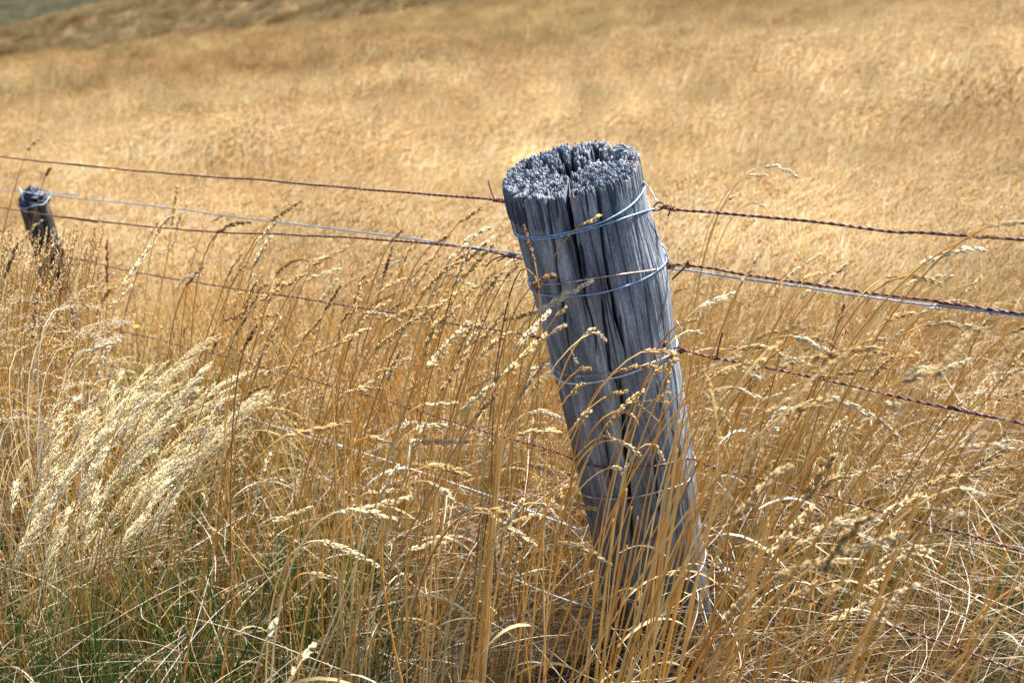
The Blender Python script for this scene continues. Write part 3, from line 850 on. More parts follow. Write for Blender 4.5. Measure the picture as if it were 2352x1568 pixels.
def ear(P, rng_, grains, glen, gw, spread, col, lumps=5):
    glen, gw, spread = glen * .92, gw * .84, spread * .80
    """seed head: grains packed round the curve P, gathered in lumps like a plait"""
    n = grains
    K = len(P)
    t = np.sort(rng_.uniform(0, 1, n))
    if lumps:
        t = t + .45 / lumps / (2 * math.pi) * np.sin(t * lumps * 2 * math.pi) * 1.5
    t = np.clip(t, 0, 1)
    d = np.linspace(0, 1, K)
    Q = np.stack([np.interp(t, d, P[:, k]) for k in range(3)], 1)
    T = nrm(np.gradient(P, axis=0)); Tq = nrm(np.stack([np.interp(t, d, T[:, k]) for k in range(3)], 1))
    A = nrm(rng_.normal(size=3)); X = nrm(np.cross(Tq, A)); Y = np.cross(Tq, X)
    side = np.floor(t * lumps) % 2 * math.pi + .3 if lumps else 0
    ph = rng_.uniform(-1.9, 1.9, n) + side
    rad = nrm(X * np.cos(ph)[:, None] + Y * np.sin(ph)[:, None])
    env = np.sin(np.clip(t * .86 + .14, 0, 1) * math.pi) ** .5 * .9 + .15
    B = Q + rad * (spread * env * rng_.uniform(.2, 1, n))[:, None]
    D = nrm(Tq + rad * .38 + rng_.normal(0, .12, (n, 3)))
    c = np.repeat(col[None], n, 0) * rng_.uniform(.68, 1.2, (n, 1))
    return spindles(B, D, glen * rng_.uniform(.8, 1.15, n) * (.6 + .4 * env), gw * rng_.uniform(.8, 1.2, n), c, rng_)

def hermite(p0, m0, p1, m1, n):
    t = np.linspace(0, 1, n)[:, None]
    return (2 * t ** 3 - 3 * t ** 2 + 1) * p0 + (t ** 3 - 2 * t ** 2 + t) * m0 + (-2 * t ** 3 + 3 * t ** 2) * p1 + (t ** 3 - t ** 2) * m1

stalk_n = 0
def stalk(hb, ht, label, group, col='gold', foot=None, lumps=None, fat=1., droop=0., extra=False, r=None, lean=None):
    """a single stalk: stem from the ground to hb, seed head from hb to ht"""
    global stalk_n
    stalk_n += 1
    r = r or rng
    d = ht - hb; L = np.linalg.norm(d)
    if foot is None:
        h = max(hb[2] - ground(hb[0], hb[1]), .15)
        ln = lean if lean is not None else r.uniform(.18, .38)
        fx = hb[0] - h * ln; fy = hb[1] + r.uniform(-.08, .06)
        foot = np.array([fx, fy, float(ground(fx, fy)) - .01])
    H = np.linalg.norm(hb - foot)
    S1 = hermite(foot, np.array([.08, 0, 1.]) * H * .9, hb, nrm(d + np.array([0, 0, (.35 + droop * .6) * L])) * H * .55, 22)
    pc = {'gold': HEADC, 'pale': np.array([[.74, .61, .38], [.72, .62, .44], [.76, .64, .42]]), 'brown': BROWN, 'tan': HEADC * .75}[col]
    sc = {'gold': AMBER, 'pale': PALE[:3], 'brown': BROWN * 1.7, 'tan': AMBER * .95}[col]
    hc = pc[r.integers(len(pc))]; stc = sc[r.integers(len(sc))]
    m0 = nrm(d + np.array([0, 0, droop * L])) * L; m1 = nrm(d - np.array([0, 0, droop * 1.1 * L])) * L
    Hc = hermite(hb, m0, ht, m1, 16)
    root = bpy.data.objects.new('grass_stalk', None); COL.objects.link(root); root.location = foot.tolist()
    tag(root, label, 'grass stalk', group)
    P = np.concatenate([S1, Hc[1:-3]])[None] - foot
    W = np.interp(np.linspace(0, 1, P.shape[1]), [0, .6, .75, 1], [.0028, .0021, .0012, .0007])[None]
    V, Fq, Cc = strands(P, W, stc[None], 4, r)
    link('stem', make_mesh('stem', V, Fq, Cc, M_GRASS, True), root)
    lumps = lumps if lumps is not None else int(np.clip(L / .011, 3, 11))
    n = int(np.clip(L / .00045, 70, 260))
    parts = [ear(Hc - foot, r, n, (.0088 * fat), .0023 * fat, .0024 * fat, hc, lumps)]
    if extra or r.random() < .22:     # a side branch with its own cluster low on the head
        q = S1[-3]; sd = nrm(d + r.normal(0, .5, 3) * L)
        e0 = q + sd * .025; e1 = e0 + nrm(sd + [0, 0, -.2]) * .022
        bp = np.stack([q + (e0 - q) * k for k in np.linspace(0, 1, 5)])[None] - foot
        sb = [strands(bp, np.full((1, 5), .0007), stc[None], 3, r)]
        sb.append(ear(np.stack([e0 + (e1 - e0) * k for k in np.linspace(0, 1, 5)]) - foot, r, 22, .0072 * fat, .0028 * fat, .0024 * fat, hc, 2))
        V, F3, Cc = merge(sb)
        link('side_cluster', make_mesh('side_cluster', V, F3, Cc, M_HEAD), root)
    V, F3, Cc = merge(parts)
    link('seed_head', make_mesh('seed_head', V, F3, Cc, M_HEAD), root)
    if r.random() < .35:
        k = int(r.uniform(5, 12)); q = S1[k] - foot
        a = r.uniform(-.7, .7) if r.random() < .8 else r.uniform(2, 4)
        ll = r.uniform(.08, .18); t = np.linspace(0, 1, 8)[:, None]
        lp = q + np.array([math.cos(a), math.sin(a), 0]) * ll * t * .9 + np.array([0, 0, 1]) * ll * (.7 * t - .9 * t * t)
        lw = np.sin(np.linspace(.15, 1, 8) * math.pi) * .004 + .0004
        V, Fq, Cc = strands(lp[None], lw[None], pick(PALE, 1, r), 2, r)
        link('leaf', make_mesh('leaf', V, Fq, Cc, M_GRASS), root)
    return root

# --- stalks that can be told apart, read off the photograph; depth in metres from the lens
GF = 'seed stalks in front of the post'; GR = 'seed stalks right of the post'; GL = 'seed stalks left of the post'
FEAT = [
 # head base, head tip, depth, colour, fatness, droop, label, group
 ((1223, 724), (1357, 646), 1.42, 'pale', 1.05, .0, 'long pale plaited stalk whose tip crosses the second wire loop on the post', GF),
 ((1242, 716), (1297, 672), 1.44, 'gold', 1.0, .0, 'stalk just left of the long pale plaited one on the post', GF),
 ((1183, 800), (1262, 716), 1.38, 'pale', 1.1, .0, 'thick pale stalk along the left edge of the post', GF),
 ((1275, 728), (1300, 707), 1.42, 'gold', .8, .0, 'short head under the long pale one on the post', GF),
 ((1263, 767), (1298, 746), 1.42, 'gold', .8, .0, 'short head at the left side of the post between its second and third wire', GF),
 ((1340, 770), (1362, 755), 1.40, 'gold', .85, .0, 'stubby head at the middle of the post', GF),
 ((1362, 763), (1392, 785), 1.40, 'pale', .8, .4, 'white nodding head at the middle of the post', GF),
 ((1329, 849), (1357, 847), 1.40, 'gold', .8, .2, 'small level head by the third wire loop', GF),
 ((1418, 853), (1507, 843), 1.38, 'gold', .95, .25, 'level golden head just under the third wire loop', GF),
 ((1472, 809), (1554, 815), 1.36, 'gold', 1.0, .25, 'level golden head over the third wire loop', GF),
 ((1497, 864), (1556, 827), 1.36, 'gold', 1.05, .1, 'fat golden head near the right edge of the post below the third strand', GF),
 ((1303, 911), (1338, 881), 1.38, 'gold', .95, .0, 'head near the left edge of the post under the third loop', GF),
 ((1383, 915), (1439, 897), 1.38, 'gold', .9, .0, 'nearly level head in the middle of the post under the third loop', GF),
 ((1417, 944), (1477, 897), 1.38, 'gold', .9, .0, 'slanting head right of the middle of the post', GF),
 ((1383, 991), (1434, 942), 1.38, 'gold', .95, .1, 'curved head above the strand across the post', GF),
 ((1432, 942), (1465, 972), 1.38, 'gold', .85, .3, 'head hanging down to the right in the middle of the post', GF),
 ((1500, 921), (1538, 904), 1.38, 'tan', .8, .1, 'small tan head near the right edge of the post', GF),
 ((1528, 895), (1540, 831), 1.34, 'tan', .9, .0, 'upright tan head near the right edge of the post', GF),
 ((1319, 980), (1354, 942), 1.25, 'gold', 1.0, .0, 'out of focus head before the left edge of the post', GF),
 ((1500, 1020), (1522, 1056), 1.36, 'pale', .9, .3, 'pale head hanging before the strand across the post', GF),
 ((1361, 1012), (1395, 1002), 1.38, 'gold', .8, .2, 'small head above the left end of the strand across the post', GF),
 ((1410, 1010), (1470, 1045), 1.38, 'gold', .9, .3, 'golden head resting on the strand across the post', GF),
 ((1400, 1073), (1424, 1077), 1.38, 'pale', .8, .2, 'tiny pale head just under the strand across the post', GF),
 ((1330, 519), (1377, 498), 1.385, 'gold', .95, .0, 'loose head caught on the double blue wire near the top of the post', GF),
 ((1229, 606), (1203, 519), 1.375, 'brown', .7, .0, 'thin brown head standing by the upper left edge of the post', GF),
 ((1222, 628), (1236, 664), 1.39, 'brown', 1.2, .0, 'brown head wedged behind the second wire loop', GF),
 ((1241, 641), (1271, 634), 1.39, 'brown', 1.1, .1, 'short brown head poking right from the second wire loop', GF),
 ((1603, 707), (1688, 674), 1.40, 'pale', 1.05, .05, 'pale head alone right of the post between the second and third strand', GR),
 ((1559, 745), (1601, 733), 1.40, 'gold', .85, .0, 'small head touching the right edge of the post', GR),
 ((1580, 759), (1615, 768), 1.42, 'pale', .8, .2, 'small pale level head just right of the post', GR),
 ((1750, 383), (1832, 406), 1.85, 'pale', 1.1, .45, 'tall arching stalk rising above the top strand right of the post', GR),
 ((1716, 405), (1761, 405), 1.85, 'pale', .9, .2, 'smaller head under the tall arching one', GR),
 ((1727, 467), (1757, 475), 1.85, 'pale', .8, .2, 'small pale head above the top right strand', GR),
 ((1672, 460), (1688, 452), 1.85, 'pale', .7, .1, 'tiny fluffy head above the top right strand', GR),
 ((2264, 522), (2362, 511), 1.15, 'tan', 1.0, .1, 'level head at the right edge above the top strand', GR),
 ((2230, 545), (2300, 545), 1.16, 'tan', .9, .1, 'level head lying on the top strand near the right edge', GR),
 ((2110, 612), (2264, 574), 1.25, 'pale', 1.0, .35, 'long arched head between the top two strands near the right edge', GR),
 ((2031, 636), (2080, 640), 1.3, 'tan', .8, .2, 'small head left under the long arched one', GR),
 ((2085, 632), (2163, 655), 1.3, 'tan', .85, .2, 'drooping head under the long arched one', GR),
 ((1844, 648), (1885, 629), 1.4, 'gold', .9, .4, 'hooked golden head just above the second strand', GR),
 ((1840, 690), (1858, 668), 1.4, 'gold', .8, .0, 'faint head under the hooked golden one', GR),
 ((2028, 742), (2099, 721), 1.35, 'gold', .95, .35, 'arched golden head under the second strand on the right', GR),
 ((2110, 720), (2164, 706), 1.35, 'pale', .8, .1, 'pale narrow head just below the second strand near the right', GR),
 ((2118, 747), (2250, 757), 1.25, 'tan', .95, .25, 'long level tan head below the second strand near the right', GR),
 ((1926, 742), (1941, 702), 1.4, 'brown', .95, .0, 'upright brown head right of the post below the second strand', GR),
 ((1934, 775), (1948, 750), 1.4, 'brown', .9, .0, 'lower upright brown head right of the post', GR),
 ((1817, 770), (1915, 818), 1.3, 'pale', 1.05, .2, 'pale head drooping to the right above the third strand', GR),
 ((1840, 776), (1918, 795), 1.32, 'tan', .9, .3, 'greyish head drooping beside the pale one', GR),
 ((1742, 790), (1800, 815), 1.35, 'pale', .9, .2, 'pale head above the third strand nearer the post', GR),
 ((1795, 820), (1862, 840), 1.35, 'pale', .9, .2, 'pale head touching the third strand from above', GR),
 ((1979, 806), (2024, 800), 1.4, 'gold', .8, .3, 'small golden level head above the third strand', GR),
 ((1985, 783), (2042, 780), 1.4, 'tan', .8, .1, 'tan level head above the third strand', GR),
 ((2060, 830), (2110, 813), 1.35, 'gold', .8, .3, 'small arched golden head by the third strand', GR),
 ((2075, 862), (2145, 845), 1.3, 'pale', .85, .4, 'pale arched head by the third strand on the right', GR),
 ((1765, 690), (1840, 578), 1.0, 'tan', 1.0, .0, 'blurred tan head crossing the second strand, the taller of a pair', GR),
 ((1697, 662), (1754, 571), 1.02, 'tan', .9, .0, 'blurred tan head crossing the second strand, the left of a pair', GR),
 ((1791, 766), (1850, 734), .95, 'tan', .9, .0, 'blurred head above the third strand between post and right edge', GR),
 ((1870, 866), (1970, 794), .85, 'gold', 1.05, .0, 'big blurred golden head just above the third strand', GR),
 ((2140, 862), (2230, 764), .85, 'tan', .9, .0, 'long blurred head rising across the third strand on the right', GR),
 ((1755, 812), (1795, 786), .9, 'gold', .9, .0, 'small blurred golden head on the third strand', GR),
 ((1860, 940), (1900, 908), .9, 'gold', 1., .1, 'blurred golden head under the third strand', GR),
 ((1765, 948), (1812, 918), .9, 'gold', 1., .1, 'blurred head under the third strand nearer the post', GR),
 ((1640, 925), (1615, 838), .95, 'gold', 1.0, .0, 'blurred upright head just right of the post', GR),
 ((1679, 841), (1742, 869), 1.3, 'pale', .95, .2, 'pale head drooping under the third strand', GR),
 ((1682, 888), (1745, 915), 1.3, 'pale', .85, .1, 'pale head lower under the third strand', GR),
 ((1904, 912), (2005, 958), 1.3, 'pale', 1.05, .2, 'white grey head drooping below the third strand', GR),
 ((2080, 880), (2135, 845), 1.2, 'gold', .9, .1, 'golden head beside the third strand far right', GR),
 ((2010, 960), (2060, 1000), 1.3, 'pale', .9, .2, 'white grey head hanging on the right half', GR),
 ((2295, 985), (2352, 940), .75, 'tan', 1.0, .2, 'large blurred head at the right edge', GR),
 ((2215, 1025), (2262, 965), .8, 'tan', .95, .3, 'blurred bent head near the right edge', GR),
 ((1700, 1075), (1715, 1000), .95, 'gold', 1.0, .0, 'blurred upright golden head low right of the post', GR),
 ((2190, 1120), (2262, 1140), 1.0, 'pale', 1.0, .2, 'pale level head low on the right', GR),
 # left of the post
 ((615, 512), (690, 462), 1.95, 'tan', 1.3, .0, 'tall brownish head breaking the blue wire left of the post', GL),
 ((1052, 514), (1105, 478), 1.75, 'gold', 1.15, .0, 'golden head highest near the post on its left', GL),
 ((1065, 558), (1126, 522), 1.65, 'pale', 1.3, .1, 'bright pale head over the second left strand near the post', GL),
 ((1030, 600), (1072, 562), 1.65, 'pale', 1.1, .1, 'pale head just under the bright pale one left of the post', GL),
 ((988, 565), (1030, 543), 1.8, 'brown', 1.1, .1, 'brown head over the blue wire left of the post', GL),
 ((718, 608), (800, 567), 1.8, 'tan', 1.2, .0, 'long tan head touching the second left strand', GL),
 ((588, 560), (642, 500), 1.9, 'tan', 1.2, .0, 'tan head crossing the second left strand further left', GL),
 ((895, 560), (925, 528), 1.9, 'brown', .9, .0, 'thin brown head rising over the blue wire', GL),
 ((1000, 640), (1060, 600), 1.6, 'gold', 1.1, .1, 'golden head between second and third left strands near the post', GL),
 ((868, 672), (930, 640), 1.7, 'gold', 1.1, .1, 'golden head over the third left strand', GL),
 ((880, 640), (902, 565), 1.8, 'brown', 1.2, -.2, 'dark upright head between the left strands', GL),
 ((1160, 640), (1205, 590), 1.6, 'brown', 1.0, .0, 'brown head beside the post under the barb', GL),
 ((965, 680), (1030, 610), 1.6, 'gold', 1.2, .0, 'slanting golden head left of the post above the third strand', GL),
 ((940, 740), (1060, 668), 1.6, 'gold', 1.25, .0, 'long slanting golden head crossing the third left strand', GL),
 ((880, 745), (980, 706), 1.6, 'gold', 1.1, .3, 'arched golden head on the third left strand', GL),
 ((830, 720), (920, 735), 1.65, 'pale', 1.0, .3, 'pale curved head near the third left strand', GL),
 ((760, 800), (850, 755), 1.6, 'gold', 1.1, .2, 'golden head under the third left strand', GL),
 ((860, 805), (960, 730), 1.55, 'tan', 1.2, .1, 'tan head slanting below the third left strand', GL),
 ((975, 850), (1075, 740), 1.15, 'tan', 1.2, .0, 'large blurred tan head left of the post', GL),
 ((1010, 905), (1080, 800), 1.1, 'tan', 1.1, .0, 'large blurred head nearer the lens left of the post', GL),
 ((1150, 870), (1250, 770), 1.2, 'gold', 1.2, .0, 'thick golden head beside the left edge of the post', GL),
 ((1085, 965), (1140, 905), 1.15, 'brown', 1.1, .0, 'dark blurred head left of the post, lower', GL),
 ((945, 990), (1025, 980), 1.3, 'pale', 1.1, .4, 'pale arched head below the fourth left strand', GL),
 ((945, 1040), (968, 992), 1.3, 'pale', 1.1, -.2, 'white upright head below the pale arched one', GL),
 ((985, 1105), (1045, 1150), 1.25, 'pale', 1.3, .2, 'white plump head hanging down to the right, low left of the post', GL),
 ((1080, 1175), (1165, 1180), 1.25, 'gold', 1.2, .4, 'arched golden head low left of the post', GL),
 ((1160, 1210), (1200, 1150), 1.25, 'pale', 1.1, .0, 'pale upright head low near the post', GL),
 ((1240, 1155), (1280, 1195), 1.3, 'pale', 1.1, .3, 'pale hanging head low beside the post', GL),
 ((1165, 1205), (1230, 1180), 1.3, 'gold', .9, .1, 'golden pointed head low near the post', GL),
 ((62, 348), (90, 321), 2.7, 'brown', 1.6, .3, 'dark bent head alone above the top left strand', GL),
 ((104, 404), (115, 387), 2.6, 'brown', 1.6, .0, 'dark thin head above the far stake', GL),
 ((394, 520), (408, 428), 2.2, 'tan', 1.3, .0, 'tall upright head crossing the blue wire at the left', GL),
 ((482, 511), (513, 494), 2.3, 'brown', 1.2, .0, 'small dark head between blue and second strand', GL),
 ((279, 660), (352, 556), 2.1, 'pale', 1.4, .0, 'long grey head crossing the third left strand', GL),
 ((245, 713), (304, 657), 2.1, 'pale', 1.3, .0, 'grey head under the third left strand', GL),
 ((247, 652), (246, 553), 2.2, 'brown', 1.4, .0, 'dark upright spike on the left with brown knots', GL),
 ((84, 632), (138, 545), 2.0, 'tan', 1.5, .0, 'thick tan head before the far stake', GL),
 ((75, 780), (90, 640), 1.9, 'brown', 1.5, .0, 'tall dark upright spike at the left edge', GL),
 ((10, 640), (40, 560), 1.9, 'brown', 1.4, .0, 'dark head at the left edge near the third strand', GL),
 ((425, 660), (465, 614), 2.0, 'brown', 1.3, .2, 'dark bent head on the third left strand', GL),
 ((345, 540), (362, 512), 2.3, 'brown', 1.1, .0, 'small brown head left of the tall upright one', GL),
 ((540, 770), (585, 690), 1.9, 'brown', 1.3, .0, 'brown slanting head above the pale plumes', GL),
 ((610, 800), (640, 745), 1.9, 'brown', 1.2, .0, 'brown head right of the plume tips', GL),
 ((600, 1090), (620, 1040), 1.5, 'gold', 1., .0, 'small golden head right of the plumes low down', GL),
 ((690, 1520), (720, 1480), 1.1, 'pale', 1.2, .0, 'pale head near the bottom edge left of the middle', GL),
 ((610, 1470), (632, 1425), 1.15, 'pale', 1.2, .0, 'white head low left of the middle', GL),
]
for (x0, y0), (x1, y1), Z, col, fat, dr, lab, grp in FEAT:
    if grp == GF:
        # hug the front of the post without entering it
        phi0, s0 = on_post(min(max(x0, 1160), 1600), y0)
        zz = min(Z, (post_pt(0, s0)[1] * cp - (post_pt(0, s0)[2] - CAMH) * sp) - .012 - .05 * float(rng.random()))
        if grp == GF and 'top of the post' in lab: zz = (post_pt(phi0, s0, .012) - C0) @ np.array([0, cp, -sp])
    else: zz = Z
    hb = unproj(x0, y0, zz); ht = unproj(x1, y1, zz * (1 + rng.uniform(-.015, .02)))
    lean = None
    if grp == GR: lean = rng.uniform(.05, .2) if x0 < 1760 else rng.uniform(.1, .38)
    if grp == GF: lean = rng.uniform(.05, .35)
    stalk(hb, ht, lab, grp, col, fat=fat * zz / 1.5 if zz < 1.2 else fat * (.82 if grp == GL else 1), droop=dr, lean=lean)

# --- more stalks of the same kinds that nothing tells apart
def crowd(n, xr, yr, depth, lab, grp, cols, lean, hh=(.045, .085), ang=(15, 68), fat=1.0):
    k = 0; tries = 0
    while k < n and tries < n * 30:
        tries += 1
        px, py = rng.uniform(*xr), rng.uniform(*yr)
        Z = rng.uniform(*depth)
        hb = unproj(px, py, Z)
        h = hb[2] - float(ground(hb[0], hb[1]))
        if h < .30 or h > .86: continue
        q = hb - TOP; ax_d = np.linalg.norm(q - AX * (q @ AX))
        if ax_d < .16: continue
        a = math.radians(rng.uniform(*ang)); L = rng.uniform(*hh)
        d = np.array([math.cos(a), rng.normal(0, .25), math.sin(a)]) * L
        dr = rng.choice([0, .15, .4, .7], p=[.35, .3, .25, .1])
        c = cols[rng.integers(len(cols))]
        stalk(hb, hb + d, lab, grp, c, fat=fat * rng.uniform(.85, 1.15), droop=dr, lean=rng.uniform(*lean))
        k += 1
crowd(80, (520, 1240), (590, 930), (1.5, 2.4), 'golden seed stalk leaning right in the dense stand between plumes and post', 'dense golden stalks left of the post', ['gold', 'gold', 'tan', 'gold', 'pale', 'gold', 'brown'], (.1, .35))
crowd(25, (0, 520), (520, 900), (1.7, 2.8), 'thin seed stalk among the loose grass before and beside the far stake', 'stalks around the far stake', ['tan', 'brown', 'pale', 'pale'], (.0, .3))
crowd(42, (1600, 2352), (640, 1150), (1.0, 2.3), 'seed stalk blown to the right in the tangle right of the post', 'blown stalks right of the post', ['gold', 'tan', 'pale', 'tan'], (.12, .45), ang=(0, 60))
crowd(28, (600, 1300), (900, 1350), (1.15, 1.7), 'seed stalk standing low among golden stems left of the foot of the post', 'low stalks left of the foot of the post', ['gold', 'pale', 'gold'], (.0, .35), ang=(-30, 65))
crowd(18, (1620, 2352), (1100, 1450), (.85, 1.3), 'blurred seed stalk in the near grass at the bottom right', 'near blurred stalks at the bottom right', ['gold', 'tan', 'tan'], (.1, .4), ang=(10, 70))

# --- the pale plumed tussock on the left
def tussock():
    r = np.random.default_rng(11)
    tips = []   # (tip px, py), plume base px, py
    T = [((493, 775), (352, 905)), ((458, 800), (345, 930)), ((430, 830), (320, 960)), ((470, 845), (370, 990)), ((340, 850), (240, 990)), ((322, 870), (262, 1000)), ((372, 838), (290, 980)),
         ((155, 890), (75, 1050)), ((190, 950), (110, 1090)), ((140, 985), (85, 1130)), ((215, 980), (140, 1120)), ((560, 858), (418, 965)), ((600, 900), (470, 1040)), ((605, 915), (450, 1075)), ((540, 960), (430, 1060)),
         ((475, 960), (345, 1080)), ((470, 985), (360, 1100)), ((400, 940), (300, 1075)), ((380, 985), (270, 1120)), ((330, 1000), (245, 1120)), ((440, 1040), (320, 1160)), ((395, 1060), (290, 1190)), ((300, 905), (215, 1040)),
         ((260, 960), (190, 1100)), ((240, 1030), (170, 1170)), ((170, 1060), (105, 1200)), ((350, 1080), (265, 1200)), ((500, 1010), (400, 1130)), ((275, 860), (235, 960)), ((120, 1080), (60, 1210)), ((410, 880), (300, 1020)), ((60, 1060), (20, 1180)), ((330, 1180), (250, 1280)), ((255, 1110), (185, 1250)), ((445, 900), (335, 1030)), ((360, 910), (270, 1050)), ((530, 890), (430, 1000)), ((200, 1120), (130, 1260)), ((290, 1130), (220, 1290)), ((380, 1110), (300, 1260)), ((90, 1150), (40, 1300)), ((150, 1180), (95, 1330)), ((420, 1100), (350, 1210)), ((230, 900), (165, 1030)), ((285, 940), (210, 1060))]
    cz = 1.72
    foot0 = unproj(215, 1330, cz); foot0[2] = ground(foot0[0], foot0[1])
    root = bpy.data.objects.new('plumed_tussock', None); COL.objects.link(root); root.location = foot0.tolist()
    tag(root, 'tussock of cream feathery plumes blown to the right at the left of the picture', 'grass tussock')
    stems = []
    for (tx, ty), (bx, by) in T + [((a[0] + r.uniform(-30, 30), a[1] + r.uniform(0, 60)), (b[0] + r.uniform(-25, 25), b[1] + r.uniform(0, 50))) for a, b in T[3:]]:
        Z = cz + r.uniform(-.16, .2) + .0003 * (1000 - by)
        tip = unproj(tx, ty, Z); bs = unproj(bx, by, Z)
        d = tip - bs; L = np.linalg.norm(d)
        fx = bs[0] - .10 - r.uniform(0, .06); fy = bs[1] + r.uniform(-.03, .08)
        ft = np.array([fx, fy, float(ground(fx, fy))])
        H = np.linalg.norm(bs - ft)
        S1 = hermite(ft, np.array([.05, 0, 1]) * H, bs, nrm(d + [0, 0, .3 * L]) * H * .7, 14)
        Pc = hermite(bs, nrm(d + [0, 0, .45 * L]) * L, tip, nrm(d - [0, 0, .35 * L]) * L, 18)
        stems.append(np.concatenate([S1, Pc[1:]]))
        nb = int(26 + L * 160)
        t = np.sort(r.uniform(0, .97, nb)); dd = np.linspace(0, 1, 18)
        Q = np.stack([np.interp(t, dd, Pc[:, k]) for k in range(3)], 1)
        Tg = nrm(np.gradient(Pc, axis=0)); Tq = nrm(np.stack([np.interp(t, dd, Tg[:, k]) for k in range(3)], 1))
        rd = nrm(r.normal(size=(nb, 3))); rd = nrm(rd - Tq * (rd * Tq).sum(1)[:, None])
        bl = (.060 * (1 - t) ** .6 + .012) * r.uniform(.35, 1.25, nb) * L / .17
        bd = nrm(Tq + rd * r.uniform(.08, .33, (nb, 1)) + np.array([.15, 0, 0]))
        s = np.linspace(0, 1, 5)
        BP = Q[:, None] + bd[:, None] * (bl[:, None] * s)[..., None] + np.array([.10, 0, -.05]) * (bl[:, None] * s ** 2)[..., None]
        c = pick(PLUME, 1, r, .12)[0]
        parts = [strands(BP, np.full((nb, 5), .0006), np.repeat(c[None], nb, 0) * .9, 2, r)]
        ng = 10
        u = r.uniform(.12, 1, (nb, ng))
        G = Q[:, None] + bd[:, None] * (bl[:, None] * u)[..., None] + np.array([.10, 0, -.05]) * (bl[:, None] * u ** 2)[..., None]
        G = G.reshape(-1, 3)
        gd = nrm(np.repeat(bd, ng, 0) + r.normal(0, .14, (nb * ng, 3)))
        parts.append(spindles(G, gd, .0066 * r.uniform(.6, 1.4, nb * ng), .00095, np.repeat(c[None], nb * ng, 0) * r.uniform(.82, 1.15, (nb * ng, 1)), r))
        V, F3, Cc = merge(parts)
        link('plume', make_mesh('plume', V - foot0, F3, Cc, M_PLUME), root)
    P = np.stack(stems) - foot0
    W = np.repeat(np.interp(np.linspace(0, 1, P.shape[1]), [0, .5, 1], [.0018, .0014, .0005])[None], len(P), 0)
    V, Fq, Cc = strands(P, W, pick(AMBER[[1, 3]], len(P), r), 3, r)
    o = link('stems', make_mesh('stems', V, Fq, Cc, M_GRASS, True), root); tag(o, kind='stuff')
tussock()

# --- small tight clump of pale wisps by the far stake (left edge)
def wisps():
    r = np.random.default_rng(5)
    n = 70
    px = r.uniform(-60, 260, n); py = r.uniform(690, 1010, n); Z = r.uniform(1.65, 2.3, n)
    parts = []
    for i in range(n):
        b = unproj(px[i], py[i], Z[i]); a = r.uniform(-.35, .5); L = r.uniform(.05, .10)
        e = b + np.array([math.cos(a), r.normal(0, .2), math.sin(a)]) * L
        g = float(ground(b[0] - .12, b[1]))
        f = np.array([b[0] - r.uniform(.05, .2), b[1], g]); H = np.linalg.norm(b - f)
        S1 = hermite(f, np.array([.05, 0, 1]) * H, b, nrm(e - b) * H * .5, 12)
        parts.append(strands(S1[None], np.full((1, 12), .0012), pick(PALE, 1, r), 2, r))
        Pc = hermite(b, nrm(e - b) * L, e, nrm(e - b + [0, 0, -.5 * L]) * L, 8)
        m = 60; t = r.uniform(0, 1, m)
        Q = np.stack([np.interp(t, np.linspace(0, 1, 8), Pc[:, k]) for k in range(3)], 1) + r.normal(0, .0045, (m, 3)) * (1.1 - t)[:, None]
        parts.append(spindles(Q, np.repeat(nrm(e - b)[None], m, 0) + r.normal(0, .25, (m, 3)), .005, .0013, pick(PALE[[0, 1, 3, 4]], 1, r).repeat(m, 0) * r.uniform(.85, 1.15, (m, 1)), r))
    V, F3, Cc = merge(parts)
    tag(link('wispy_grass', make_mesh('wispy_grass', V, F3, Cc, M_PLUME)), 'pale wispy flowering grass at the left edge below the stake', 'grass', kind='stuff')
wisps()

# --- near sward, one mass nobody could count
def inside_post(x, y, m=.0):
    z = ground(x, y)
    q = np.stack([x, y, z], -1) - TOP
    d = q - np.multiply.outer(q @ AX, AX)
    return np.linalg.norm(d, axis=-1) < R0 + m

def scatter(n, y0, y1, wide=.66, pad=.7, dens=None, r=None):
    r = r or rng
    X, Y = [], []
    c = 0
    while c < n:
        m = n * 2
        y = r.uniform(y0, y1, m); half = wide * y + pad
        hm = wide * y1 + pad
        x = r.uniform(-hm, hm, m)
        k = np.abs(x) < half
        if dens is not None: k &= r.random(m) < dens(x, y)
        k &= ~inside_post(x, y, .012)
        X.append(x[k]); Y.append(y[k]); c += k.sum()
    return np.concatenate(X)[:n], np.concatenate(Y)[:n]

def lean_at(x, y):
    """how far the wind has bent the stand; more on the right"""
    return np.interp(x, [-1.2, -.2, .6, 1.6], [.07, .08, .16, .25]) + .25 * (fbm(x * 1.6, y * 1.6, 81) - .5)

def post_guard(P, W, m=.03):
    """drop blades that pierce the post"""
    q = P - TOP
    s = -(q @ AX)
    d = np.linalg.norm(q + s[..., None] * AX, axis=-1)
    bad = ((d < R0 + .006) & (s > -.02)).any(1)
    return ~bad

def front_height(x, y, h):
    """nobody stands tall between lens and post: keep the view of the post open"""
    near = np.clip((1.75 - y) / .25, 0, 1) * np.clip(1 - np.abs(x - .10 * y / 1.5 - .03) / .32, 0, 1) ** .5
    return h * (1 - .48 * near)

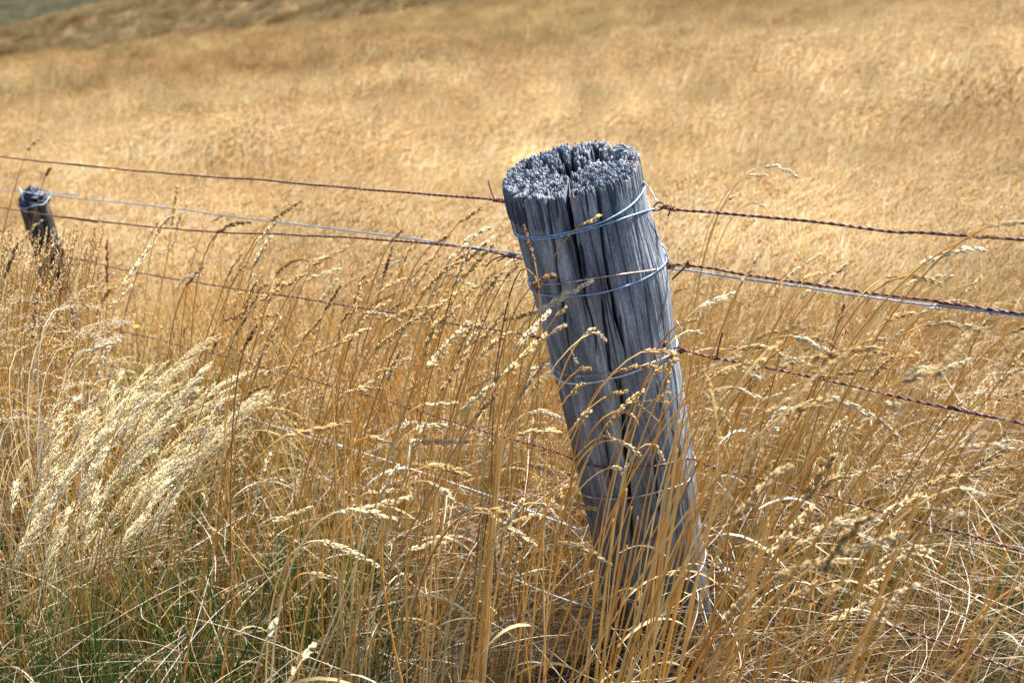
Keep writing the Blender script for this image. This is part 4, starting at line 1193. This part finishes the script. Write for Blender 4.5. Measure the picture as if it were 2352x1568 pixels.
def stems_mass():
    parts = []
    n = 15500
    dens = lambda x, y: np.clip((1 - .65 * np.exp(-((x + .98) / .3) ** 2 - ((y - 2.1) / .4) ** 2)) * (.25 + 1.3 * fbm(x * 3.5, y * 3.5, 91)) * np.interp(y, [.6, 1.15, 1.5, 1.8, 2.8, 4.4], [.3, .42, .6, 1, .85, .3]), 0, 1)
    x, y = scatter(n, .55, 4.4, dens=dens)
    n = len(x)
    h = rng.uniform(.34, .66, n) * np.interp(y, [.6, 1.0, 1.5, 2.2, 4.2], [.42, .55, .88, 1.0, .8]) * np.interp(x, [-1.5, -.3, .3, .7], [.95, 1, .92, .82]) * (.8 + .4 * fbm(x * 2.2, y * 2.2, 93))
    h = front_height(x, y, h)
    z = ground(x, y)
    ln = lean_at(x, y) + rng.normal(0, .20, n); ly = rng.normal(0, .14, n)
    t = np.linspace(0, 1, 9)
    ex = rng.uniform(1.3, 2.2, n)
    P = np.stack([x[:, None] + (h * ln)[:, None] * t ** ex[:, None], y[:, None] + (h * ly)[:, None] * t ** 1.4, z[:, None] - .01 + h[:, None] * t * np.ones((n, 1))], -1)
    P[..., 0] += rng.uniform(0, .016, (n, 1)) * np.sin(t * rng.uniform(3, 9, (n, 1)) + rng.uniform(0, 6, (n, 1))) * t
    P[..., 1] += rng.uniform(0, .012, (n, 1)) * np.sin(t * rng.uniform(3, 9, (n, 1)) + rng.uniform(0, 6, (n, 1))) * t
    W = np.interp(t, [0, .7, 1], [.0023, .0017, .0008])[None] * rng.uniform(.55, 1.2, (n, 1)) * np.interp(y, [.7, 1.5, 5], [.6, 1, 1.5])[:, None]
    k = post_guard(P, W); P, W = P[k], W[k]; n = len(P); x = x[k]; y = y[k]
    pal = np.where((rng.random(n) < .70)[:, None], pick(AMBER, n), pick(PALE[:3], n))
    parts.append(strands(P, W, pal, 3))
    # plain ears on part of them
    kk = np.where((rng.random(n) < .16) & (x > -9))[0]
    q = P[kk, 4]; az = rng.normal(.3, 1.3, len(kk)); ll = rng.uniform(.08, .24, len(kk)); tt = np.linspace(0, 1, 7)
    LP = q[:, None] + np.stack([(ll * np.cos(az) * .8)[:, None] * tt, (ll * np.sin(az) * .8)[:, None] * tt, ll[:, None] * (rng.uniform(.2, .9, (len(kk), 1)) * tt - rng.uniform(.5, 1.3, (len(kk), 1)) * tt ** 2)], -1)
    LW = rng.uniform(.0014, .0032, (len(kk), 1)) * np.interp(tt, [0, .4, 1], [.8, 1, .1])[None]
    ok = post_guard(LP, LW)
    parts.append(strands(LP[ok], LW[ok], pick(PALE, ok.sum()), 2))
    hd = np.where(rng.random(n) < np.interp(y, [1., 1.6, 2.5], [.04, .12, .4]))[0]
    e = P[hd, -1]; T = nrm(P[hd, -1] - P[hd, -2]); m = len(hd)
    hc = np.where((rng.random(m) < .8)[:, None], pick(HEADC, m), pick(BROWN * 1.3, m))
    L = rng.uniform(.03, .07, m)
    g = 14
    for j in range(g):
        u = j / g
        D = nrm(T + rng.normal(0, .22, (m, 3)) + np.array([.25, 0, -.3]) * u)
        B = e + T * (L * u)[:, None] + np.array([.3, 0, -.35]) * (L * u * u)[:, None] + rng.normal(0, .0012, (m, 3))
        parts.append(spindles(B, D, .0105, .0026 * rng.uniform(.8, 1.2, m), hc * rng.uniform(.8, 1.15, (m, 1))))
    for (x0, y0, z0_), (x1, y1, z1_), k_ in (((1440, 1640, 1.15), (1612, 990, .98), 6), ((1400, 1640, 1.2), (1575, 1100, 1.05), 3), ((1560, 1640, 1.15), (1740, 1200, 1.0), 2), ((1090, 1450, 1.45), (1190, 780, 1.3), 5),
                                             ((1050, 1500, 1.4), (1140, 960, 1.25), 4), ((1330, 1640, 1.25), (1450, 1200, 1.15), 5), ((1230, 1450, 1.4), (1560, 860, 1.3), 2), ((1480, 1500, 1.3), (1600, 860, 1.3), 3),
                                             ((1810, 1640, 1.1), (2110, 1200, .95), 3), ((2060, 1640, 1.1), (2330, 1250, .9), 3), ((760, 1500, 1.45), (800, 900, 1.4), 5), ((930, 1500, 1.4), (1000, 1000, 1.3), 5)):
        for _ in range(k_):
            a = unproj(x0 + rng.normal(0, 22), y0, z0_); b = unproj(x1 + rng.normal(0, 30), y1 + rng.normal(0, 50), z1_ * rng.uniform(.97, 1.03))
            a[2] = ground(a[0], a[1])
            Pq = hermite(a, (b - a) * np.array([.7, 1, 1.1]), b, (b - a) * np.array([1.2, 1, .9]), 12)
            parts.append(strands(Pq[None], np.interp(np.linspace(0, 1, 12), [0, 1], [.0029, .0019])[None], pick(AMBER[[0, 1, 3]], 1), 5))
    m = 260
    for _ in range(m):
        Z = rng.uniform(1.95, 2.6); a = unproj(rng.uniform(-40, 230), rng.uniform(570, 840), Z)
        f = np.array([a[0] - rng.uniform(-.04, .16), a[1] + rng.uniform(-.05, .05), 0]); f[2] = ground(f[0], f[1])
        Hh = a[2] - f[2]
        if Hh < .2 or Hh > .85: continue
        Pq = hermite(f, np.array([.05, 0, 1]) * Hh, a, np.array([.35, 0, .8]) * Hh, 12)
        parts.append(strands(Pq[None], np.interp(np.linspace(0, 1, 12), [0, 1], [.0028, .0014])[None], pick(np.concatenate([AMBER, PALE[:2]]), 1), 3))
        D = nrm(Pq[-1] - Pq[-2]); u = np.linspace(0, 1, 12)
        parts.append(spindles(Pq[-1] + np.outer(u, D) * .05 + rng.normal(0, .001, (12, 3)), D + rng.normal(0, .2, (12, 3)), .011, .003, np.repeat(pick(HEADC, 1), 12, 0) * rng.uniform(.7, 1.2, (12, 1))))
    V, F3, Cc = merge(parts)
    tag(link('dry_grass', make_mesh('dry_grass', V, F3, Cc, M_GRASS)), 'dense golden dry grass stems around the fence', 'grass', kind='stuff')

def leaf_mass():
    parts = []
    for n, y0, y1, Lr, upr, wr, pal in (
        (30000, .55, 3.2, (.12, .34), (.15, 1.1), (.0008, .0020), np.concatenate([PALE[:2] * .7, AMBER * .42, BROWN * .6, BROWN * .35])),  # old brown litter, darkened further for the shade between stems
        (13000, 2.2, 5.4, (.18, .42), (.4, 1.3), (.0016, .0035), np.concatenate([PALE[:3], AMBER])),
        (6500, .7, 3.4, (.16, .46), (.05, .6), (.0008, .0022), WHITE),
        (12000, .55, 3.0, (.05, .2), (-.05, .5), (.0010, .0028), np.concatenate([PALE * .25, AMBER * .25, BROWN * .4, BROWN * .7]))):  # lowest litter, shade at the grass base put into its colours
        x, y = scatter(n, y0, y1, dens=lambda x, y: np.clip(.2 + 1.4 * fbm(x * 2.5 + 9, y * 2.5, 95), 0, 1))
        L = rng.uniform(*Lr, n); up = rng.uniform(*upr, n)
        az = rng.normal(.2, 1.35, n)
        z0 = ground(x, y) + (rng.uniform(.06, .28, n) if pal is WHITE else rng.uniform(0, .22, n) ** 1.3)
        t = np.linspace(0, 1, 8)
        hx = np.cos(az); hy = np.sin(az) * .8
        run = L * rng.uniform(.45, 1, n)
        zz = L[:, None] * (up[:, None] * t - (up * rng.uniform(.35, 1.0, n))[:, None] * t ** 2)
        P = np.stack([x[:, None] + (run * hx)[:, None] * t, y[:, None] + (run * hy)[:, None] * t, z0[:, None] + zz], -1)
        P[..., :2] += (rng.normal(0, .03, (n, 1, 2)) * L[:, None, None]) * np.sin(t * 5)[None, :, None]
        gz = ground(P[..., 0], P[..., 1]) + .004
        P[..., 2] = np.maximum(P[..., 2], gz)
        w = (rng.uniform(*wr, n) * np.clip(y / 1.6, .45, 1))[:, None] * np.interp(t, [0, .3, .8, 1], [.6, 1, .6, .08])[None]
        k = post_guard(P, w); 
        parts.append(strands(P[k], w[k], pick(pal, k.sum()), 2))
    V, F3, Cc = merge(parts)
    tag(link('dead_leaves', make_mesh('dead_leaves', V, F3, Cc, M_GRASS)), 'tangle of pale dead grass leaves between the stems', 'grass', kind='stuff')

def green_mass():
    n = 23000
    def dens(x, y):
        a = 1.2 * np.exp(-((x + 1.25) / .28) ** 2 - ((y - 2.35) / .3) ** 2) + 1.4 * np.exp(-((x + .98) / .34) ** 2 - ((y - 2.15) / .45) ** 2) + .8 * np.exp(-((x + .75) / .5) ** 2 - ((y - 1.25) / .35) ** 2)
        b = .8 * np.exp(-((x + .38) / .2) ** 2 - ((y - 1.6) / .3) ** 2)
        c = .45 * (fbm(x * 3, y * 3, 99) > .5)
        return np.clip(a + b + c, .06, 1)
    x, y = scatter(n, .6, 4.5, dens=dens)
    L = rng.uniform(.08, .30, n) * np.interp(dens(x, y), [.1, 1], [.6, 1.75]); az = rng.normal(.3, 1.3, n)
    t = np.linspace(0, 1, 7)
    bend = rng.uniform(.1, .6, n)
    P = np.stack([x[:, None] + (L * bend * np.cos(az))[:, None] * t ** 1.7, y[:, None] + (L * bend * np.sin(az))[:, None] * t ** 1.7, ground(x, y)[:, None] + L[:, None] * (t - (bend * .4)[:, None] * t ** 2)], -1)
    W = rng.uniform(.0018, .0038, n)[:, None] * np.interp(t, [0, .4, 1], [.7, 1, .08])[None]
    k = post_guard(P, W)
    V, Fq, Cc = strands(P[k], W[k], pick(GREEN, k.sum(), jit=.2), 2)
    tag(link('green_grass', make_mesh('green_grass', V, Fq, Cc, M_GREEN)), 'fresh green grass blades low between the dry stems', 'grass', kind='stuff')

stems_mass(); leaf_mass(); green_mass()

# --- tufts for the field beyond, placed as instances of one field-grass object
def tuft_mesh(i, n, rad, hr, w, heads=.5):
    r = np.random.default_rng(100 + i)
    a = r.uniform(0, 2 * math.pi, n); q = rad * np.sqrt(r.random(n))
    x, y = q * np.cos(a), q * np.sin(a)
    h = r.uniform(*hr, n); ln = r.normal(.22, .16, n); ly = r.normal(0, .14, n)
    t = np.linspace(0, 1, 6)
    P = np.stack([x[:, None] + (h * ln)[:, None] * t ** 1.7, y[:, None] + (h * ly)[:, None] * t ** 1.5, -.03 + h[:, None] * t * np.ones((n, 1))], -1)
    W = r.uniform(.7, 1.2, n)[:, None] * w * np.interp(t, [0, .6, 1], [1, .9, .4])[None]
    pal = np.where((r.random(n) < .4)[:, None], pick(FIELD1, n, r, .25), pick(FIELD2, n, r, .2))
    parts = [strands(P, W, pal, 2, r)]
    nl = int(n * .28)
    a = r.uniform(0, 2 * math.pi, nl); q = rad * np.sqrt(r.random(nl)); L = r.uniform(.22, .46, nl); az = r.normal(.2, 1.1, nl); up = r.uniform(.9, 1.5, nl)
    t = np.linspace(0, 1, 6)
    P2 = np.stack([(q * np.cos(a))[:, None] + (L * np.cos(az) * .6)[:, None] * t, (q * np.sin(a))[:, None] + (L * np.sin(az) * .6)[:, None] * t, .02 + L[:, None] * (up[:, None] * t - (up * .38)[:, None] * t ** 2)], -1)
    parts.append(strands(P2, np.repeat((w * 1.1 * np.interp(t, [0, .5, 1], [.7, 1, .1]))[None], nl, 0), pick(np.concatenate([FIELD2, FIELD1[:2]]), nl, r, .2), 2, r))
    hd = np.where(r.random(n) < heads)[0]; m = len(hd)
    T = nrm(P[hd, -1] - P[hd, -2])
    hc = np.where((r.random(m) < .8)[:, None], pick(HEADC, m, r), pick(BROWN * 1.4, m, r))
    for j in range(3):
        B = P[hd, -1] + T * .018 * j + np.array([.004, 0, -.004]) * j * j
        parts.append(spindles(B, T + r.normal(0, .15, (m, 3)), .028, .0052 * w / .0022 * .8, hc * r.uniform(.85, 1.1, (m, 1)), r))
    V, F3, Cc = merge(parts)
    return make_mesh('field_tuft', V, F3, Cc, M_FIELD)

M_HILL = grass_mat('hill grass', trans=.3, patch=1., gain=.62)  # low gain puts the cloud shade into the hill grass colour
tufts = bpy.data.collections.new('field tufts'); hill_tufts = bpy.data.collections.new('hill tufts')
for i in range(8):
    me = tuft_mesh(i, 120 if i < 4 else 95, .20, (.28, .60), .0022 if i < 4 else .0050)
    tufts.objects.link(bpy.data.objects.new('field_tuft', me))
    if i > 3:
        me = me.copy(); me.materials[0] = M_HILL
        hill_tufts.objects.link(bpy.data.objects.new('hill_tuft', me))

def gn_instancer(name, pts, idx, rot, scl, label, tufts=tufts):
    me = bpy.data.meshes.new(name)
    me.vertices.add(len(pts)); me.vertices.foreach_set('co', np.asarray(pts, np.float32).ravel())
    a = me.attributes.new('idx', 'INT', 'POINT'); a.data.foreach_set('value', np.asarray(idx, np.int32))
    a = me.attributes.new('rot', 'FLOAT_VECTOR', 'POINT'); a.data.foreach_set('vector', np.asarray(rot, np.float32).ravel())
    a = me.attributes.new('scl', 'FLOAT_VECTOR', 'POINT'); a.data.foreach_set('vector', np.asarray(scl, np.float32).ravel())
    o = link(name, me)
    ng = bpy.data.node_groups.new(name, 'GeometryNodeTree')
    ng.interface.new_socket('Geometry', in_out='INPUT', socket_type='NodeSocketGeometry')
    ng.interface.new_socket('Geometry', in_out='OUTPUT', socket_type='NodeSocketGeometry')
    nd = ng.nodes
    gi = nd.new('NodeGroupInput'); go = nd.new('NodeGroupOutput')
    ip = nd.new('GeometryNodeInstanceOnPoints'); ci = nd.new('GeometryNodeCollectionInfo')
    ci.inputs['Collection'].default_value = tufts
    ci.inputs['Separate Children'].default_value = True; ci.inputs['Reset Children'].default_value = True
    def attr(nm, ty):
        n = nd.new('GeometryNodeInputNamedAttribute'); n.data_type = ty; n.inputs['Name'].default_value = nm
        return next(s for s in n.outputs if s.enabled and s.name == 'Attribute')
    e2r = nd.new('FunctionNodeEulerToRotation')
    L = ng.links.new
    L(gi.outputs[0], ip.inputs['Points']); L(ci.outputs[0], ip.inputs['Instance'])
    ip.inputs['Pick Instance'].default_value = True
    L(attr('idx', 'INT'), ip.inputs['Instance Index'])
    L(attr('rot', 'FLOAT_VECTOR'), e2r.inputs[0]); L(e2r.outputs[0], ip.inputs['Rotation'])
    L(attr('scl', 'FLOAT_VECTOR'), ip.inputs['Scale'])
    L(ip.outputs[0], go.inputs[0])
    md = o.modifiers.new('tufts', 'NODES'); md.node_group = ng
    tag(o, label, 'grass', kind='stuff')
    return o

def field():
    r = np.random.default_rng(77)
    pts, idx, rot, scl = [], [], [], []
    for y0, y1, den, s0, i0, i1, wide in ((3.3, 9, 40, 1.0, 0, 4, 1.2), (9, 18, 26, 1.15, 0, 8, 1.1), (18, 34, 13, 1.4, 4, 8, 1.0), (34, 56, 7, 1.75, 4, 8, 1.0)):
        area = (y1 ** 2 - y0 ** 2) * wide + 2 * (y1 - y0) * .8
        n = int(area * den)
        x, y = scatter(n, y0, y1, wide, .8, r=r)
        z = ground(x, y)
        f = fbm(x * .45, y * .4, 88)
        s = s0 * (.55 + .9 * f) * r.uniform(.8, 1.2, n) * np.interp(y, [3.3, 5], [.85, 1])
        pts.append(np.stack([x, y, z], -1)); idx.append(r.integers(i0, i1, n))
        rot.append(np.stack([r.normal(0, .07, n), r.normal(0, .16, n) + .9 * (fbm(x * .5, y * .35, 89) - .5), r.normal(0, .5, n)], -1))
        scl.append(np.stack([s, s, s * r.uniform(.8, 1.1, n) * (1. if s0 < 1.4 else .82 if s0 < 1.7 else .5)], -1))
    gn_instancer('field_grass', np.concatenate(pts), np.concatenate(idx), np.concatenate(rot), np.concatenate(scl), 'golden dry pasture covering the slope behind the fence')
field()

def hill_grass():
    r = np.random.default_rng(78)
    n = 9000
    x = r.uniform(-90, 30, n); y = r.uniform(64, 104, n)
    z = hill2(x, y)
    s = 2.6 * r.uniform(.7, 1.3, n)
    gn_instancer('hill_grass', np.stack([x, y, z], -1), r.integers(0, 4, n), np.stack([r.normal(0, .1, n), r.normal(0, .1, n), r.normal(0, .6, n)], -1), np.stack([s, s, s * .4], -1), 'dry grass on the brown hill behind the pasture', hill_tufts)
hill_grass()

# --- two small yellow flowers
M_PET, nt, out = newmat('yellow petal')
p = nt.nodes.new('ShaderNodeBsdfPrincipled'); p.inputs['Base Color'].default_value = (.75, .5, .02, 1); p.inputs['Roughness'].default_value = .6
nt.links.new(p.outputs[0], out.inputs['Surface'])
def flower(px, py, Z, lab, r_=.012):
    c = unproj(px, py, Z); g = float(ground(c[0], c[1])); f = np.array([c[0] - .03, c[1], g])
    root = bpy.data.objects.new('yellow_flower', None); COL.objects.link(root); root.location = f.tolist()
    tag(root, lab, 'flower', 'yellow flowers')
    S1 = hermite(f, np.array([0, 0, 1.]) * .4, c, np.array([.1, 0, 1.]) * .3, 14) - f
    V, Fq, Cc = strands(S1[None], np.full((1, 14), .0016), GREEN[2:3], 3)
    link('stem', make_mesh('stem', V, Fq, Cc, M_GREEN, True), root)
    n = 16; a = np.linspace(0, 2 * math.pi, n, endpoint=False)
    D = np.stack([np.cos(a), np.sin(a), np.full(n, .45)], -1)
    V, F3, _ = spindles(np.repeat((c - f)[None], n, 0), D, r_, r_ * .4, np.ones((n, 3)), fat=.65)
    link('petals', make_mesh('petals', V, F3, mat=M_PET), root)
    V, F3, _ = spindles(np.repeat((c - f)[None], 12, 0), np.array([0, 0, 1.]) + rng.normal(0, .5, (12, 3)), r_ * .5, r_ * .2, np.ones((12, 3)))
    link('flower_centre', make_mesh('flower_centre', V, F3, mat=M_PET), root)
flower(259, 393, 4.6, 'tiny yellow flower in the field just below the top left strand', .013)
flower(313, 752, 2.3, 'small yellow flower above the pale plumes near the rusty wires', .008)

# ------------------------------------------------------------ sky, sun, camera
W = bpy.data.worlds.new('World'); S.world = W; W.use_nodes = True
nt = W.node_tree; nt.nodes.clear()
sky = nt.nodes.new('ShaderNodeTexSky'); sky.sky_type = 'NISHITA'; sky.sun_disc = False
EL, AZ = math.radians(58), math.radians(50)      # azimuth clockwise from +Y (away from the lens)
sky.sun_elevation = EL; sky.sun_rotation = AZ
sky.air_density = 1.0; sky.dust_density = 1.5
bg = nt.nodes.new('ShaderNodeBackground'); bg.inputs['Strength'].default_value = .085
wo = nt.nodes.new('ShaderNodeOutputWorld')
nt.links.new(sky.outputs[0], bg.inputs[0]); nt.links.new(bg.outputs[0], wo.inputs[0])
ld = bpy.data.lights.new('sun', 'SUN'); ld.energy = 4.9; ld.angle = math.radians(5); ld.color = (1, .93, .82)
lo = bpy.data.objects.new('sun', ld); COL.objects.link(lo)
sd = Vector((math.cos(EL) * math.sin(AZ), math.cos(EL) * math.cos(AZ), math.sin(EL)))
lo.rotation_euler = sd.to_track_quat('Z', 'Y').to_euler(); lo.location = (5, 5, 8)

cam = bpy.data.cameras.new('camera'); co = bpy.data.objects.new('camera', cam); COL.objects.link(co)
cam.sensor_width = 22.5; cam.lens = 22.5 * F / 2352
co.location = C0.tolist(); co.rotation_euler = (math.radians(90) - PITCH, 0, 0)
cam.clip_start = .05; cam.clip_end = 1500
cam.dof.use_dof = True; cam.dof.focus_distance = 1.52; cam.dof.aperture_fstop = 3.6; cam.dof.aperture_blades = 0
S.camera = co
S.view_settings.view_transform = 'Standard'; S.view_settings.look = 'None'; S.view_settings.exposure = 1.7; S.view_settings.gamma = 1
S.render.engine = 'CYCLES'
S.cycles.max_bounces = 4; S.cycles.transmission_bounces = 2; S.cycles.diffuse_bounces = 2
